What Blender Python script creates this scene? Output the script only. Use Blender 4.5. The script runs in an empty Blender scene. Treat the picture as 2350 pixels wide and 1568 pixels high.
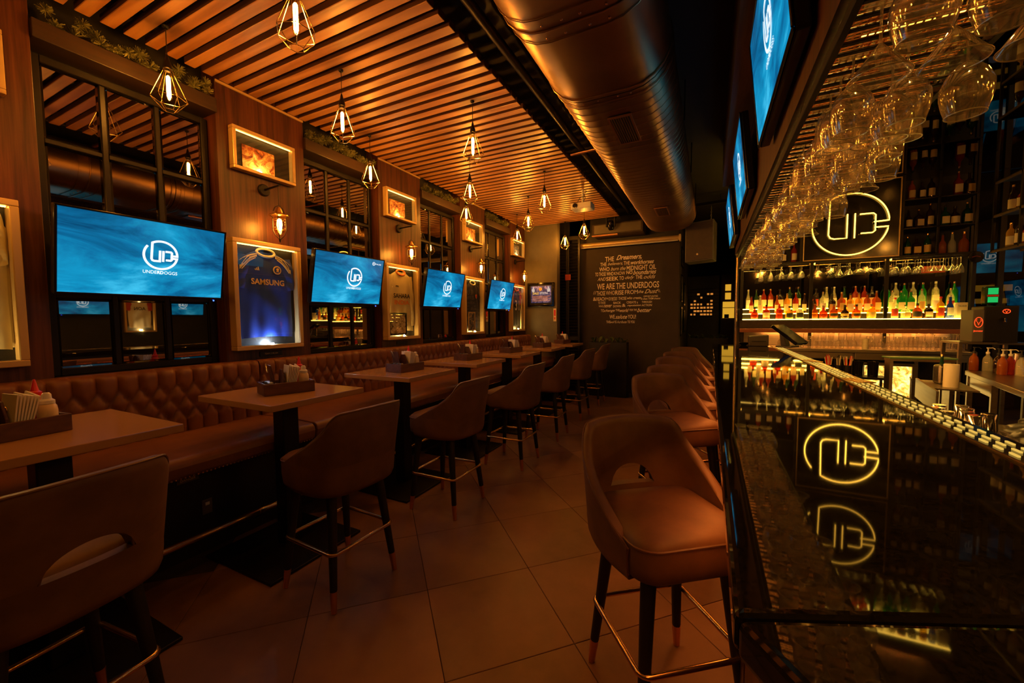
import bpy, bmesh, math, random
from mathutils import Vector, Matrix
random.seed(7)
S = bpy.context.scene
C = S.collection
PI = math.pi

# ------------------------------------------------------------------ camera, world, exposure
cam_d = bpy.data.cameras.new('camera')
cam_d.sensor_fit = 'HORIZONTAL'
cam_d.sensor_width = 36.0
cam_d.lens = 916.376 / 2350 * 36.0
cam_d.clip_start = 0.02
cam = bpy.data.objects.new('camera', cam_d)
C.objects.link(cam)
yaw, pitch, roll = 0.459299, -0.0570194, -0.00760416
fw = Vector((-math.sin(yaw) * math.cos(pitch), math.cos(yaw) * math.cos(pitch), math.sin(pitch)))
rt0 = Vector((math.cos(yaw), math.sin(yaw), 0))
up0 = rt0.cross(fw)
rt = rt0 * math.cos(roll) + up0 * math.sin(roll)
up = up0 * math.cos(roll) - rt0 * math.sin(roll)
mw = Matrix((rt, up, -fw)).transposed().to_4x4()
mw.translation = (0, 0, 1.53)
cam.matrix_world = mw
S.camera = cam

world = bpy.data.worlds.new('world')
S.world = world
world.use_nodes = True
world.node_tree.nodes['Background'].inputs[0].default_value = (1.0, 0.55, 0.2, 1)
world.node_tree.nodes['Background'].inputs[1].default_value = 0.01
vs = S.view_settings
vs.view_transform = 'Standard'
vs.look = 'None'
vs.gamma = 1.0
vs.use_curve_mapping = False
vs.exposure = 0.35
cy = S.cycles
cy.max_bounces = 8
cy.diffuse_bounces = 3
cy.glossy_bounces = 6
cy.transmission_bounces = 6
cy.transparent_max_bounces = 22
cy.caustics_reflective = False
cy.caustics_refractive = False
cy.sample_clamp_indirect = 4.0
cy.use_light_tree = True
cy.adaptive_threshold = 0.015

# light levels (radiance of the lamps)
L_PENDANT = 335.0
L_SCONCE = 190.0
L_NEON = 6.5
L_SHELF = 22.0
L_BARLED = 16.0
L_BACKLED = 90.0
L_PUCK = 420.0
L_TV = 0.88
WARM = (1.0, 0.42, 0.065)
YEL = (1.0, 0.60, 0.07)
ORG = (1.0, 0.27, 0.04)

# ------------------------------------------------------------------ materials
M = {}
def nt(name):
    m = bpy.data.materials.new(name)
    m.use_nodes = True
    M[name] = m
    return m, m.node_tree.nodes, m.node_tree.links, m.node_tree.nodes['Principled BSDF']
def pm(name, col, rough=0.5, metal=0.0, spec=None, coat=0.0):
    m, n, l, b = nt(name)
    b.inputs['Base Color'].default_value = (*col, 1)
    b.inputs['Roughness'].default_value = rough
    b.inputs['Metallic'].default_value = metal
    if spec is not None: b.inputs['Specular IOR Level'].default_value = spec
    if coat: b.inputs['Coat Weight'].default_value = coat
    return m
def coords(n, l, scale, rand=True):
    tc = n.new('ShaderNodeTexCoord')
    mp = n.new('ShaderNodeMapping')
    mp.inputs['Scale'].default_value = scale
    if rand:
        oi = n.new('ShaderNodeObjectInfo')
        ml = n.new('ShaderNodeMath'); ml.operation = 'MULTIPLY'; ml.inputs[1].default_value = 37.0
        ad = n.new('ShaderNodeVectorMath'); ad.operation = 'ADD'
        l.new(oi.outputs['Random'], ml.inputs[0])
        l.new(tc.outputs['Object'], ad.inputs[0]); l.new(ml.outputs[0], ad.inputs[1])
        l.new(ad.outputs[0], mp.inputs['Vector'])
    else:
        l.new(tc.outputs['Object'], mp.inputs['Vector'])
    return mp.outputs[0]
def ramp(n, l, src, stops):
    r = n.new('ShaderNodeValToRGB')
    e = r.color_ramp.elements
    e[0].position, e[0].color = stops[0][0], (*stops[0][1], 1)
    e[1].position, e[1].color = stops[-1][0], (*stops[-1][1], 1)
    for p, c in stops[1:-1]:
        x = e.new(p); x.color = (*c, 1)
    l.new(src, r.inputs[0])
    return r.outputs[0]
def noise(n, l, vec, scale, detail=4, rough=0.55, dist=0.0):
    t = n.new('ShaderNodeTexNoise')
    t.inputs['Scale'].default_value = scale
    t.inputs['Detail'].default_value = detail
    t.inputs['Roughness'].default_value = rough
    t.inputs['Distortion'].default_value = dist
    l.new(vec, t.inputs['Vector'])
    return t.outputs['Fac']
def bump(n, l, b, h, strength, dist=0.01):
    bp = n.new('ShaderNodeBump')
    bp.inputs['Strength'].default_value = strength
    bp.inputs['Distance'].default_value = dist
    l.new(h, bp.inputs['Height'])
    l.new(bp.outputs[0], b.inputs['Normal'])
def mottled(name, c1, c2, scale, rough=0.5, metal=0.0, bumps=0.0, vec=(1, 1, 1), r2=None, detail=5, spec=None):
    m, n, l, b = nt(name)
    v = coords(n, l, vec)
    f = noise(n, l, v, scale, detail, 0.6)
    l.new(ramp(n, l, f, [(0.3, c1), (0.7, c2)]), b.inputs['Base Color'])
    b.inputs['Roughness'].default_value = rough
    b.inputs['Metallic'].default_value = metal
    if spec is not None: b.inputs['Specular IOR Level'].default_value = spec
    if r2 is not None:
        mr = n.new('ShaderNodeMapRange'); mr.inputs['To Min'].default_value = rough; mr.inputs['To Max'].default_value = r2
        l.new(f, mr.inputs[0]); l.new(mr.outputs[0], b.inputs['Roughness'])
    if bumps: bump(n, l, b, noise(n, l, v, scale * 12, 3), bumps, 0.004)
    return m
def wood(name, cols, vec, scale=3.0, rough=0.45, rings=0.0, bumps=0.15, coat=0.0):
    m, n, l, b = nt(name)
    v = coords(n, l, vec)
    f = noise(n, l, v, scale, 6, 0.6, 0.6)
    src = f
    if rings:
        w = n.new('ShaderNodeMath'); w.operation = 'MULTIPLY'; w.inputs[1].default_value = rings
        f0 = noise(n, l, v, scale * 0.28, 1.5, 0.4, 0.3)
        l.new(f0, w.inputs[0])
        s = n.new('ShaderNodeMath'); s.operation = 'SINE'; l.new(w.outputs[0], s.inputs[0])
        mr = n.new('ShaderNodeMapRange'); mr.inputs['From Min'].default_value = -1
        mr.inputs['To Min'].default_value = 0.25; mr.inputs['To Max'].default_value = 0.75
        l.new(s.outputs[0], mr.inputs[0])
        mx = n.new('ShaderNodeMath'); mx.operation = 'ADD'
        h1 = n.new('ShaderNodeMath'); h1.operation = 'MULTIPLY'; h1.inputs[1].default_value = 0.45; l.new(mr.outputs[0], h1.inputs[0])
        h2 = n.new('ShaderNodeMath'); h2.operation = 'MULTIPLY'; h2.inputs[1].default_value = 0.55; l.new(f, h2.inputs[0])
        l.new(h1.outputs[0], mx.inputs[0]); l.new(h2.outputs[0], mx.inputs[1])
        src = mx.outputs[0]
    st = [(0.3 + 0.4 * i / (len(cols) - 1), c) for i, c in enumerate(cols)]
    l.new(ramp(n, l, src, st), b.inputs['Base Color'])
    b.inputs['Roughness'].default_value = rough
    if coat: b.inputs['Coat Weight'].default_value = coat; b.inputs['Coat Roughness'].default_value = 0.2
    if bumps: bump(n, l, b, src, bumps, 0.003)
    return m
def emis(name, col, s):
    m = bpy.data.materials.new(name); m.use_nodes = True; M[name] = m
    n, l = m.node_tree.nodes, m.node_tree.links
    n.remove(n['Principled BSDF'])
    e = n.new('ShaderNodeEmission')
    e.inputs[0].default_value = (*col, 1); e.inputs[1].default_value = s
    l.new(e.outputs[0], n['Material Output'].inputs[0])
    return m
def thin_glass(name, tint=(1, 1, 1), f0=0.05, rough=0.02, power=5.0, refl=(1, 1, 1), haze=0.0):
    """thin clear sheet or shell: straight-through transmission with a Schlick mirror part"""
    m = bpy.data.materials.new(name); m.use_nodes = True; M[name] = m
    n, l = m.node_tree.nodes, m.node_tree.links
    n.remove(n['Principled BSDF'])
    t = n.new('ShaderNodeBsdfTransparent'); t.inputs[0].default_value = (*tint, 1)
    g = n.new('ShaderNodeBsdfGlossy'); g.inputs[0].default_value = (*refl, 1); g.inputs['Roughness'].default_value = rough
    lw = n.new('ShaderNodeLayerWeight'); lw.inputs[0].default_value = 0.5
    pw = n.new('ShaderNodeMath'); pw.operation = 'POWER'; pw.inputs[1].default_value = power
    l.new(lw.outputs['Facing'], pw.inputs[0])
    mr = n.new('ShaderNodeMapRange'); mr.inputs['To Min'].default_value = f0; mr.inputs['To Max'].default_value = 0.95
    l.new(pw.outputs[0], mr.inputs[0])
    x = n.new('ShaderNodeMixShader')
    l.new(mr.outputs[0], x.inputs[0]); l.new(t.outputs[0], x.inputs[1]); l.new(g.outputs[0], x.inputs[2])
    out = x.outputs[0]
    if haze:                                 # diffuse share added to clear glass to imitate a lit glow
        d = n.new('ShaderNodeBsdfDiffuse'); d.inputs[0].default_value = (0.9, 0.82, 0.66, 1)
        tl = n.new('ShaderNodeBsdfTranslucent'); tl.inputs[0].default_value = (0.9, 0.82, 0.66, 1)
        h1 = n.new('ShaderNodeMixShader'); h1.inputs[0].default_value = 0.5
        l.new(d.outputs[0], h1.inputs[1]); l.new(tl.outputs[0], h1.inputs[2])
        h2 = n.new('ShaderNodeMixShader'); h2.inputs[0].default_value = haze
        l.new(out, h2.inputs[1]); l.new(h1.outputs[0], h2.inputs[2])
        out = h2.outputs[0]
    l.new(out, n['Material Output'].inputs[0])
    return m

wood('walnut', [(0.022, 0.005, 0.002), (0.075, 0.020, 0.007), (0.135, 0.039, 0.013)], (11, 11, 0.4), 3.2, 0.40)
wood('pine', [(0.26, 0.095, 0.025), (0.44, 0.19, 0.058), (0.56, 0.27, 0.09)], (0.6, 6, 6), 2.4, 0.40, rings=34, bumps=0.1)
wood('dark_wood', [(0.02, 0.009, 0.005), (0.045, 0.02, 0.01)], (6, 0.6, 6), 3.0, 0.5)
wood('soffit_wood', [(0.15, 0.068, 0.024), (0.28, 0.135, 0.048)], (6, 0.5, 6), 3.0, 0.5)
wood('tray_wood', [(0.05, 0.016, 0.008), (0.13, 0.045, 0.02)], (2, 9, 9), 3.0, 0.5)
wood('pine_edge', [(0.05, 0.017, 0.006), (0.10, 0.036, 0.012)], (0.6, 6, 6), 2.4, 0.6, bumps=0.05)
mottled('leather', (0.17, 0.062, 0.024), (0.25, 0.095, 0.036), 6, 0.42, bumps=0.12)
mottled('velvet', (0.10, 0.046, 0.024), (0.19, 0.088, 0.046), 5, 0.55, bumps=0.1)
mottled('piping_mat', (0.10, 0.045, 0.025), (0.14, 0.06, 0.03), 8, 0.5)
mottled('tile_stone', (0.15, 0.07, 0.036), (0.33, 0.165, 0.088), 1.6, 0.38, r2=0.55, detail=8)
mottled('grout', (0.04, 0.022, 0.013), (0.06, 0.033, 0.02), 9, 0.9)
mottled('plaster', (0.12, 0.10, 0.065), (0.19, 0.155, 0.10), 2.0, 0.75, bumps=0.2)
mottled('chalk_paint', (0.022, 0.014, 0.010), (0.045, 0.028, 0.019), 2.5, 0.7)
mottled('dark_paint', (0.012, 0.010, 0.009), (0.022, 0.018, 0.015), 3, 0.6)
pm('black', (0.008, 0.007, 0.006), 0.5)
pm('black_gloss', (0.006, 0.005, 0.005), 0.12)
pm('bezel', (0.008, 0.008, 0.009), 0.18)
pm('black_metal', (0.018, 0.015, 0.013), 0.42, 0.6)
pm('mirror_ceiling', (0.32, 0.30, 0.28), 0.02, 1.0)
pm('mirror_pane', (0.34, 0.31, 0.28), 0.015, 1.0)
pm('table_top', (0.46, 0.235, 0.085), 0.16)
pm('table_edge', (0.30, 0.17, 0.09), 0.35)
pm('brass', (0.80, 0.50, 0.20), 0.24, 1.0)
pm('copper', (0.75, 0.36, 0.17), 0.3, 1.0)
pm('gold_frame', (0.66, 0.45, 0.20), 0.38, 0.35)
pm('cage_metal', (0.85, 0.62, 0.30), 0.25, 1.0)
pm('socket', (0.02, 0.015, 0.012), 0.4, 0.5)
mottled('steel', (0.38, 0.34, 0.29), (0.52, 0.47, 0.40), 7, 0.28, 1.0, vec=(0.3, 6, 6))
mottled('duct_metal', (0.36, 0.21, 0.10), (0.50, 0.30, 0.145), 2.2, 0.31, 1.0, r2=0.37)
mottled('granite', (0.006, 0.005, 0.004), (0.022, 0.017, 0.012), 160, 0.03, detail=2, spec=0.8)
pm('white_paper', (0.82, 0.74, 0.60), 0.7)
pm('white_plastic', (0.75, 0.70, 0.62), 0.4)
pm('red_plastic', (0.72, 0.02, 0.015), 0.35)
pm('cream_plastic', (0.80, 0.58, 0.30), 0.4)
pm('green_plastic', (0.10, 0.22, 0.08), 0.4)
pm('grey_plastic', (0.10, 0.085, 0.07), 0.5)
pm('chalk_white', (0.90, 0.80, 0.68), 0.8)
pm('text_gold', (0.92, 0.66, 0.24), 0.5)
pm('text_black', (0.01, 0.01, 0.012), 0.5)
pm('text_orange', (0.80, 0.22, 0.03), 0.5)
pm('text_white', (0.85, 0.8, 0.7), 0.5)
pm('jersey_trim', (0.80, 0.72, 0.50), 0.6)
mottled('jersey_blue', (0.015, 0.04, 0.30), (0.04, 0.10, 0.60), 3.0, 0.35, vec=(1, 1, 0.3))
mottled('jersey_cream', (0.62, 0.55, 0.34), (0.78, 0.70, 0.46), 3.0, 0.45)
mottled('jersey_yellow', (0.68, 0.55, 0.22), (0.82, 0.68, 0.32), 3.0, 0.45)
mottled('jersey_navy', (0.010, 0.013, 0.04), (0.025, 0.03, 0.08), 3.0, 0.5)
mottled('jersey_dark', (0.012, 0.012, 0.015), (0.03, 0.03, 0.03), 3.0, 0.5)
mottled('jersey_red', (0.35, 0.02, 0.015), (0.5, 0.04, 0.02), 3.0, 0.5)
pm('jersey_white', (0.78, 0.75, 0.68), 0.5)
pm('bat_wood', (0.72, 0.55, 0.28), 0.45)
mottled('leaf', (0.035, 0.06, 0.012), (0.11, 0.15, 0.035), 14, 0.5)
mottled('leaf_dry', (0.12, 0.13, 0.04), (0.26, 0.25, 0.09), 18, 0.6)
thin_glass('glass', (0.99, 0.97, 0.93), 0.28, 0.09, 2.0, haze=0.055, refl=(1.0, 0.92, 0.78))
thin_glass('glass_stem', (0.93, 0.87, 0.76), 0.25, 0.10, 1.6, haze=0.16)
thin_glass('pane_glass', (0.97, 0.97, 0.95), 0.03, 0.01, 5.0)
thin_glass('dimming_glass', (0.36, 0.33, 0.30), 0.05, 0.01, 5.0)
thin_glass('bulb_glass', (1.0, 0.86, 0.55), 0.06, 0.03, 4.0)
emis('filament', WARM, L_PENDANT)
emis('sconce_filament', WARM, L_SCONCE)
emis('neon', (1.0, 0.50, 0.05), L_NEON)
emis('shelf_led', YEL, L_SHELF)
emis('bar_led', ORG, L_BARLED)
emis('back_led', (1.0, 0.36, 0.055), L_BACKLED)
emis('puck', (1.0, 0.66, 0.20), L_PUCK * 2.0)
emis('puck_cool', (0.66, 0.80, 1.0), L_PUCK * 2.2)
emis('tv_white', (0.85, 0.97, 1.0), 1.0)
emis('blue_dot', (0.03, 0.08, 1.0), 6.0)
emis('red_glow', (1.0, 0.06, 0.01), 1.6)
emis('green_glow', (0.02, 0.55, 0.12), 0.7)
emis('far_warm', (1.0, 0.34, 0.05), 0.5)
emis('far_yellow', (1.0, 0.50, 0.035), 0.55)
emis('fridge_glow', (1.0, 0.78, 0.30), 0.9)
emis('downlight_lamp', (1.0, 0.48, 0.08), 1700.0)
pm('rim_glint', (0.95, 0.80, 0.50), 0.18, 0.5)  # pale gold paints the bright glint along the rack glass rims
pm('notice_red', (0.30, 0.02, 0.01), 0.5)
emis('shelf_panel', YEL, 10.0)
emis('rail_led', (1.0, 0.60, 0.10), 0.65)
emis('case_led', (1.0, 0.50, 0.09), 9.0)
emis('rack_led', (1.0, 0.42, 0.06), 26.0)
emis('added_fill_strip', (1.0, 0.38, 0.06), 40.0)  # glow of the strip added to brighten the sink area
emis('top_led', (1.0, 0.58, 0.09), 34.0)
pm('brass_polish', (0.9, 0.68, 0.34), 0.07, 1.0)
emis('far_white', (0.7, 0.75, 1.0), 0.2)
pm('copper_band', (0.30, 0.10, 0.05), 0.35, 0.4)
pm('mirror_dark', (0.16, 0.15, 0.14), 0.04, 1.0)
pm('chrome', (0.75, 0.72, 0.68), 0.08, 1.0)
pm('shelf_tube', (0.14, 0.09, 0.05), 0.4, 0.6)
pm('bag_black', (0.006, 0.006, 0.006), 0.34)
thin_glass('glass_back', (0.98, 0.95, 0.88), 0.14, 0.06, 2.4, haze=0.06)
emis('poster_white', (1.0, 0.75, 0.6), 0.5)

def screen_mat():
    m = bpy.data.materials.new('tv_screen'); m.use_nodes = True; M['tv_screen'] = m
    n, l = m.node_tree.nodes, m.node_tree.links
    b = n['Principled BSDF']
    v = coords(n, l, (1, 2.2, 3.2), False)
    f = noise(n, l, v, 1.25, 7, 0.62, 0.8)
    col = ramp(n, l, f, [(0.36, (0.0, 0.055, 0.15)), (0.46, (0.002, 0.14, 0.32)), (0.56, (0.004, 0.27, 0.51)), (0.70, (0.05, 0.52, 0.82))])
    b.inputs['Base Color'].default_value = (0.004, 0.004, 0.005, 1)
    b.inputs['Roughness'].default_value = 0.15
    l.new(col, b.inputs['Emission Color'])
    b.inputs['Emission Strength'].default_value = L_TV
screen_mat()
def photo_mat(name, stops, scale, strength=0.0):
    m, n, l, b = nt(name)
    v = coords(n, l, (1, 1, 1))
    f = noise(n, l, v, scale, 5, 0.7, 1.2)
    col = ramp(n, l, f, stops)
    l.new(col, b.inputs['Base Color'])
    b.inputs['Roughness'].default_value = 0.35
    if strength:
        l.new(col, b.inputs['Emission Color']); b.inputs['Emission Strength'].default_value = strength
photo_mat('photo_print', [(0.34, (0.05, 0.02, 0.01)), (0.45, (0.5, 0.1, 0.03)), (0.55, (0.8, 0.42, 0.1)), (0.66, (0.95, 0.8, 0.4))], 14)
photo_mat('photo_dusk', [(0.35, (0.02, 0.03, 0.07)), (0.5, (0.12, 0.14, 0.2)), (0.62, (0.7, 0.5, 0.2))], 16)
photo_mat('photo_team', [(0.38, (0.04, 0.03, 0.02)), (0.5, (0.55, 0.42, 0.2)), (0.62, (0.85, 0.75, 0.5))], 24)
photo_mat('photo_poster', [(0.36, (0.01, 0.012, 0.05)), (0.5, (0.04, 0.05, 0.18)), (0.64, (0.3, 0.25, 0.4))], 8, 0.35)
photo_mat('fridge_inside', [(0.38, (0.16, 0.06, 0.012)), (0.5, (0.75, 0.42, 0.05)), (0.64, (1.0, 0.78, 0.32))], 9, 1.8)

def bottle_glass(name, col, alpha=0.5):
    m, n, l, b = nt(name)
    b.inputs['Base Color'].default_value = (*col, 1)
    b.inputs['Roughness'].default_value = 0.06
    b.inputs['Specular IOR Level'].default_value = 0.7
    out = n['Material Output']
    t = n.new('ShaderNodeBsdfTransparent')
    t.inputs[0].default_value = (min(1, col[0] * 1.7 + .12), min(1, col[1] * 1.7 + .08), min(1, col[2] * 1.7 + .03), 1)
    x = n.new('ShaderNodeMixShader'); x.inputs[0].default_value = alpha
    l.new(t.outputs[0], x.inputs[1]); l.new(b.outputs[0], x.inputs[2])
    l.new(x.outputs[0], out.inputs[0])
for nm, c, a in [('amber', (0.45, 0.13, 0.015), 0.5), ('red_amber', (0.42, 0.05, 0.01), 0.5), ('dark_liquor', (0.03, 0.012, 0.006), 0.85),
                 ('clear', (0.75, 0.70, 0.52), 0.3), ('green', (0.02, 0.30, 0.06), 0.55), ('dark_green', (0.012, 0.06, 0.02), 0.8),
                 ('blue', (0.02, 0.10, 0.65), 0.6), ('gold', (0.70, 0.40, 0.05), 0.45)]:
    bottle_glass('liquor_' + nm, c, a)

# ------------------------------------------------------------------ mesh helpers
class MB:
    def __init__(s): s.v, s.f = [], []
    def add(s, vs_, fs):
        o = len(s.v); s.v += [tuple(x) for x in vs_]; s.f += [tuple(i + o for i in f) for f in fs]; return s
    def box(s, x0, y0, z0, x1, y1, z1):
        return s.add([(x0, y0, z0), (x1, y0, z0), (x1, y1, z0), (x0, y1, z0), (x0, y0, z1), (x1, y0, z1), (x1, y1, z1), (x0, y1, z1)],
                     [(0, 3, 2, 1), (4, 5, 6, 7), (0, 1, 5, 4), (1, 2, 6, 5), (2, 3, 7, 6), (3, 0, 4, 7)])
    def prism(s, poly, d, org=(0, 0, 0), ax=((1, 0, 0), (0, 0, 1), (0, 1, 0))):
        o, a, b, c = Vector(org), Vector(ax[0]), Vector(ax[1]), Vector(ax[2])
        n = len(poly)
        vs_ = [o + a * p[0] + b * p[1] for p in poly] + [o + a * p[0] + b * p[1] + c * d for p in poly]
        return s.add(vs_, [tuple(range(n))[::-1], tuple(range(n, 2 * n))] + [(i, (i + 1) % n, n + (i + 1) % n, n + i) for i in range(n)])
    def lathe(s, prof, n=20, c=(0, 0, 0), cap=True, wob=None):
        k = len(prof); vs_ = []
        for r, z in prof:
            for i in range(n):
                a = 2 * PI * i / n
                q = r * (wob(a, z) if wob else 1)
                vs_.append((c[0] + q * math.cos(a), c[1] + q * math.sin(a), c[2] + z))
        fs = [(j * n + i, j * n + (i + 1) % n, (j + 1) * n + (i + 1) % n, (j + 1) * n + i) for j in range(k - 1) for i in range(n)]
        if cap: fs += [tuple(range(n))[::-1], tuple(range((k - 1) * n, k * n))]
        return s.add(vs_, fs)
    def tube(s, pts, r, n=8, closed=False, cap=True):
        P = [Vector(p) for p in pts]; k = len(P); vs_ = []
        rr = r if isinstance(r, (list, tuple)) else [r] * k
        ref = None
        for i, p in enumerate(P):
            if closed: t = P[(i + 1) % k] - P[i - 1]
            else: t = P[min(i + 1, k - 1)] - P[max(i - 1, 0)]
            t = t.normalized() if t.length else Vector((0, 0, 1))
            if ref is None:
                ref = Vector((0, 0, 1)) if abs(t.z) < .9 else Vector((1, 0, 0))
            a = (ref - t * ref.dot(t))
            if a.length < 1e-5: a = Vector((1, 0, 0)) - t * t.x
            a.normalize(); ref = a; b = t.cross(a)
            for j in range(n):
                w = 2 * PI * j / n
                vs_.append(p + (a * math.cos(w) + b * math.sin(w)) * rr[i])
        m = k if closed else k - 1
        fs = [(i * n + j, i * n + (j + 1) % n, ((i + 1) % k) * n + (j + 1) % n, ((i + 1) % k) * n + j) for i in range(m) for j in range(n)]
        if not closed and cap: fs += [tuple(range(n))[::-1], tuple(range((k - 1) * n, k * n))]
        return s.add(vs_, fs)
    def grid(s, fn, nu, nv):
        vs_ = [fn(i / nu, j / nv) for j in range(nv + 1) for i in range(nu + 1)]
        w = nu + 1
        return s.add(vs_, [(j * w + i, j * w + i + 1, (j + 1) * w + i + 1, (j + 1) * w + i) for j in range(nv) for i in range(nu)])
    def mesh(s, name, bevel=0.0, seg=2, smooth=True, angle=38, solid=0.0):
        me = bpy.data.meshes.new(name)
        bm = bmesh.new()
        if bevel: angle = min(angle, 5)
        vv = [bm.verts.new(p) for p in s.v]
        for f in s.f:
            try: bm.faces.new([vv[i] for i in f])
            except ValueError: pass
        if solid:
            bmesh.ops.recalc_face_normals(bm, faces=bm.faces[:])
            bmesh.ops.solidify(bm, geom=bm.faces[:], thickness=solid)
        if bevel:
            bmesh.ops.recalc_face_normals(bm, faces=bm.faces[:])
            ed = [e for e in bm.edges if len(e.link_faces) == 2 and e.calc_face_angle(0) > 0.6]
            bmesh.ops.bevel(bm, geom=ed, offset=bevel, segments=seg, affect='EDGES', profile=0.5)
        bmesh.ops.recalc_face_normals(bm, faces=bm.faces[:])
        bm.to_mesh(me); bm.free()
        if smooth:
            me.polygons.foreach_set('use_smooth', [True] * len(me.polygons))
            me.set_sharp_from_angle(angle=math.radians(angle))
        return me
    def build(s, name, mat, parent=None, loc=None, bevel=0.0, seg=2, smooth=True, angle=38, solid=0.0, label=None):
        return link(name, s.mesh(name, bevel, seg, smooth, angle, solid), mat, parent, loc, label)
def link(name, me, mat, parent=None, loc=None, label=None):
    if mat:
        me.materials.clear(); me.materials.append(M[mat] if isinstance(mat, str) else mat)
    o = bpy.data.objects.new(name, me); C.objects.link(o)
    if parent: o.parent = parent
    if loc: o.location = loc
    if label: o['label'] = label
    return o
def share(o, parent, loc=None, rot=None, name=None):
    c = o.copy(); C.objects.link(c); c.parent = parent
    if loc is not None: c.location = loc
    if rot is not None: c.rotation_euler = rot
    return c
def tag(o, label=None, cat=None, group=None, kind=None):
    if label: o['label'] = label
    if cat: o['category'] = cat
    if group: o['group'] = group
    if kind: o['kind'] = kind
    return o
def thing(name, label, cat, loc=(0, 0, 0), rotz=0.0, group=None, kind=None):
    o = bpy.data.objects.new(name, None); C.objects.link(o)
    o.empty_display_size = 0.1
    o.location = loc; o.rotation_euler = (0, 0, rotz)
    return tag(o, label, cat, group, kind)
def dup(root, loc=None, rotz=None, label=None, group=None):
    r = root.copy(); C.objects.link(r)
    if loc is not None: r.location = loc
    if rotz is not None: r.rotation_euler = (r.rotation_euler[0], r.rotation_euler[1], rotz)
    if label: r['label'] = label
    if group: r['group'] = group
    for ch in list(root.children):
        c = ch.copy(); C.objects.link(c); c.parent = r
        for g in list(ch.children):
            d = g.copy(); C.objects.link(d); d.parent = c
    return r
def struct(o): o['kind'] = 'structure'; return o
def sbox(name, mat, x0, y0, z0, x1, y1, z1, parent=None, bevel=0.0):
    o = MB().box(x0, y0, z0, x1, y1, z1).build(name, mat, parent, bevel=bevel, smooth=bool(bevel))
    if not parent: struct(o)
    return o
ORD = ['first', 'second', 'third', 'fourth', 'fifth', 'sixth', 'seventh', 'eighth']
def squeeze(x):
    a = abs(x)
    return x if a < .2 else math.copysign(.2 + .055 * math.tanh((a - .2) / .055), x)
def catmull(pts, n=6, closed=False):
    P = [Vector(p) for p in pts]; out = []; k = len(P)
    for i in range(k if closed else k - 1):
        p0 = P[(i - 1) % k] if closed or i > 0 else P[0]
        p1, p2 = P[i], P[(i + 1) % k]
        p3 = P[(i + 2) % k] if closed or i + 2 < k else P[-1]
        for j in range(n):
            t = j / n
            out.append(0.5 * ((2 * p1) + (p2 - p0) * t + (2 * p0 - 5 * p1 + 4 * p2 - p3) * t * t + (3 * p1 - p0 - 3 * p2 + p3) * t ** 3))
    if not closed: out.append(P[-1])
    return out
def rrect(w, h, r, n=5):
    out = []
    for cx, cy_, a0 in ((w - r, h - r, 0), (-w + r, h - r, PI / 2), (-w + r, -h + r, PI), (w - r, -h + r, 1.5 * PI)):
        for i in range(n + 1):
            a = a0 + PI / 2 * i / n
            out.append((cx + r * math.cos(a), cy_ + r * math.sin(a)))
    return out
_tc = {}
def text_mesh(s, width, height=None, depth=0.0, shear=0.0, bold=0.0, mirror=False):
    """a flat lettering mesh in the XZ plane, centred on x, resting on z=0, facing -Y"""
    key = (s, width, height, depth, shear, bold, mirror)
    if key in _tc: return _tc[key]
    cu = bpy.data.curves.new('lettering', 'FONT')
    cu.body = s; cu.size = 1.0; cu.shear = shear; cu.offset = bold; cu.extrude = 0.0; cu.resolution_u = 3
    o = bpy.data.objects.new('lettering', cu); C.objects.link(o)
    dg = bpy.context.evaluated_depsgraph_get()
    me = bpy.data.meshes.new_from_object(o.evaluated_get(dg))
    bpy.data.objects.remove(o); bpy.data.curves.remove(cu)
    xs = [v.co.x for v in me.vertices]; ys = [v.co.y for v in me.vertices]
    x0, x1, y0, y1 = min(xs), max(xs), min(ys), max(ys)
    kx = width / (x1 - x0)
    kz = (height / (y1 - y0)) if height else kx
    for v in me.vertices:
        X = (v.co.x - (x0 + x1) / 2) * kx * (-1 if mirror else 1)
        v.co = (X, 0, (v.co.y - y0) * kz)
    me.name = 'lettering'
    _tc[key] = me
    return me
def ribbon(pts, w):
    """flat ribbon along 2-D points, as a prism outline strip"""
    out_l, out_r = [], []
    k = len(pts)
    for i, p in enumerate(pts):
        a = Vector(pts[max(i - 1, 0)]); b = Vector(pts[min(i + 1, k - 1)])
        if 0 < i < k - 1:
            d1 = (Vector(p) - a).normalized(); d2 = (b - Vector(p)).normalized()
            t = (d1 + d2).normalized(); sc_ = 1 / max(0.5, t.dot(d1))
        else:
            t = (b - a).normalized(); sc_ = 1
        nrm = Vector((-t.y, t.x)) * w / 2 * sc_
        out_l.append(Vector(p) + nrm); out_r.append(Vector(p) - nrm)
    return out_l, out_r
def arc(r, a0, a1, n=28, c=(0, 0)):
    return [(c[0] + r * math.cos(math.radians(a0 + (a1 - a0) * i / n)), c[1] + r * math.sin(math.radians(a0 + (a1 - a0) * i / n))) for i in range(n + 1)]
# the round two-letter emblem shown on the screens and in neon: strokes in a unit circle
EMBLEM = [
    [(0.62, 0.02)] + arc(1.0, 2, 122, 30) + [(-0.55, -0.30), (-0.50, -0.40), (-0.40, -0.44), (-0.06, -0.44), (-0.06, 0.34)],
    [(0.64, -0.16)] + arc(1.0, -9, -218, 44),
    [(0.14, 0.34), (0.14, -0.46)],
    [(0.26, 0.30), (0.60, 0.30), (0.66, 0.24), (0.66, -0.26), (0.60, -0.32), (0.30, -0.32)],
]
def emblem_mesh(radius, w):
    m = MB()
    for st in EMBLEM:
        a, b = ribbon(st, w)
        k = len(a)
        m.add([(p.x * radius, 0, p.y * radius) for p in a] + [(p.x * radius, 0, p.y * radius) for p in b],
              [(i, i + 1, k + i + 1, k + i) for i in range(k - 1)])
    return m.mesh('emblem', smooth=False)
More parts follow.
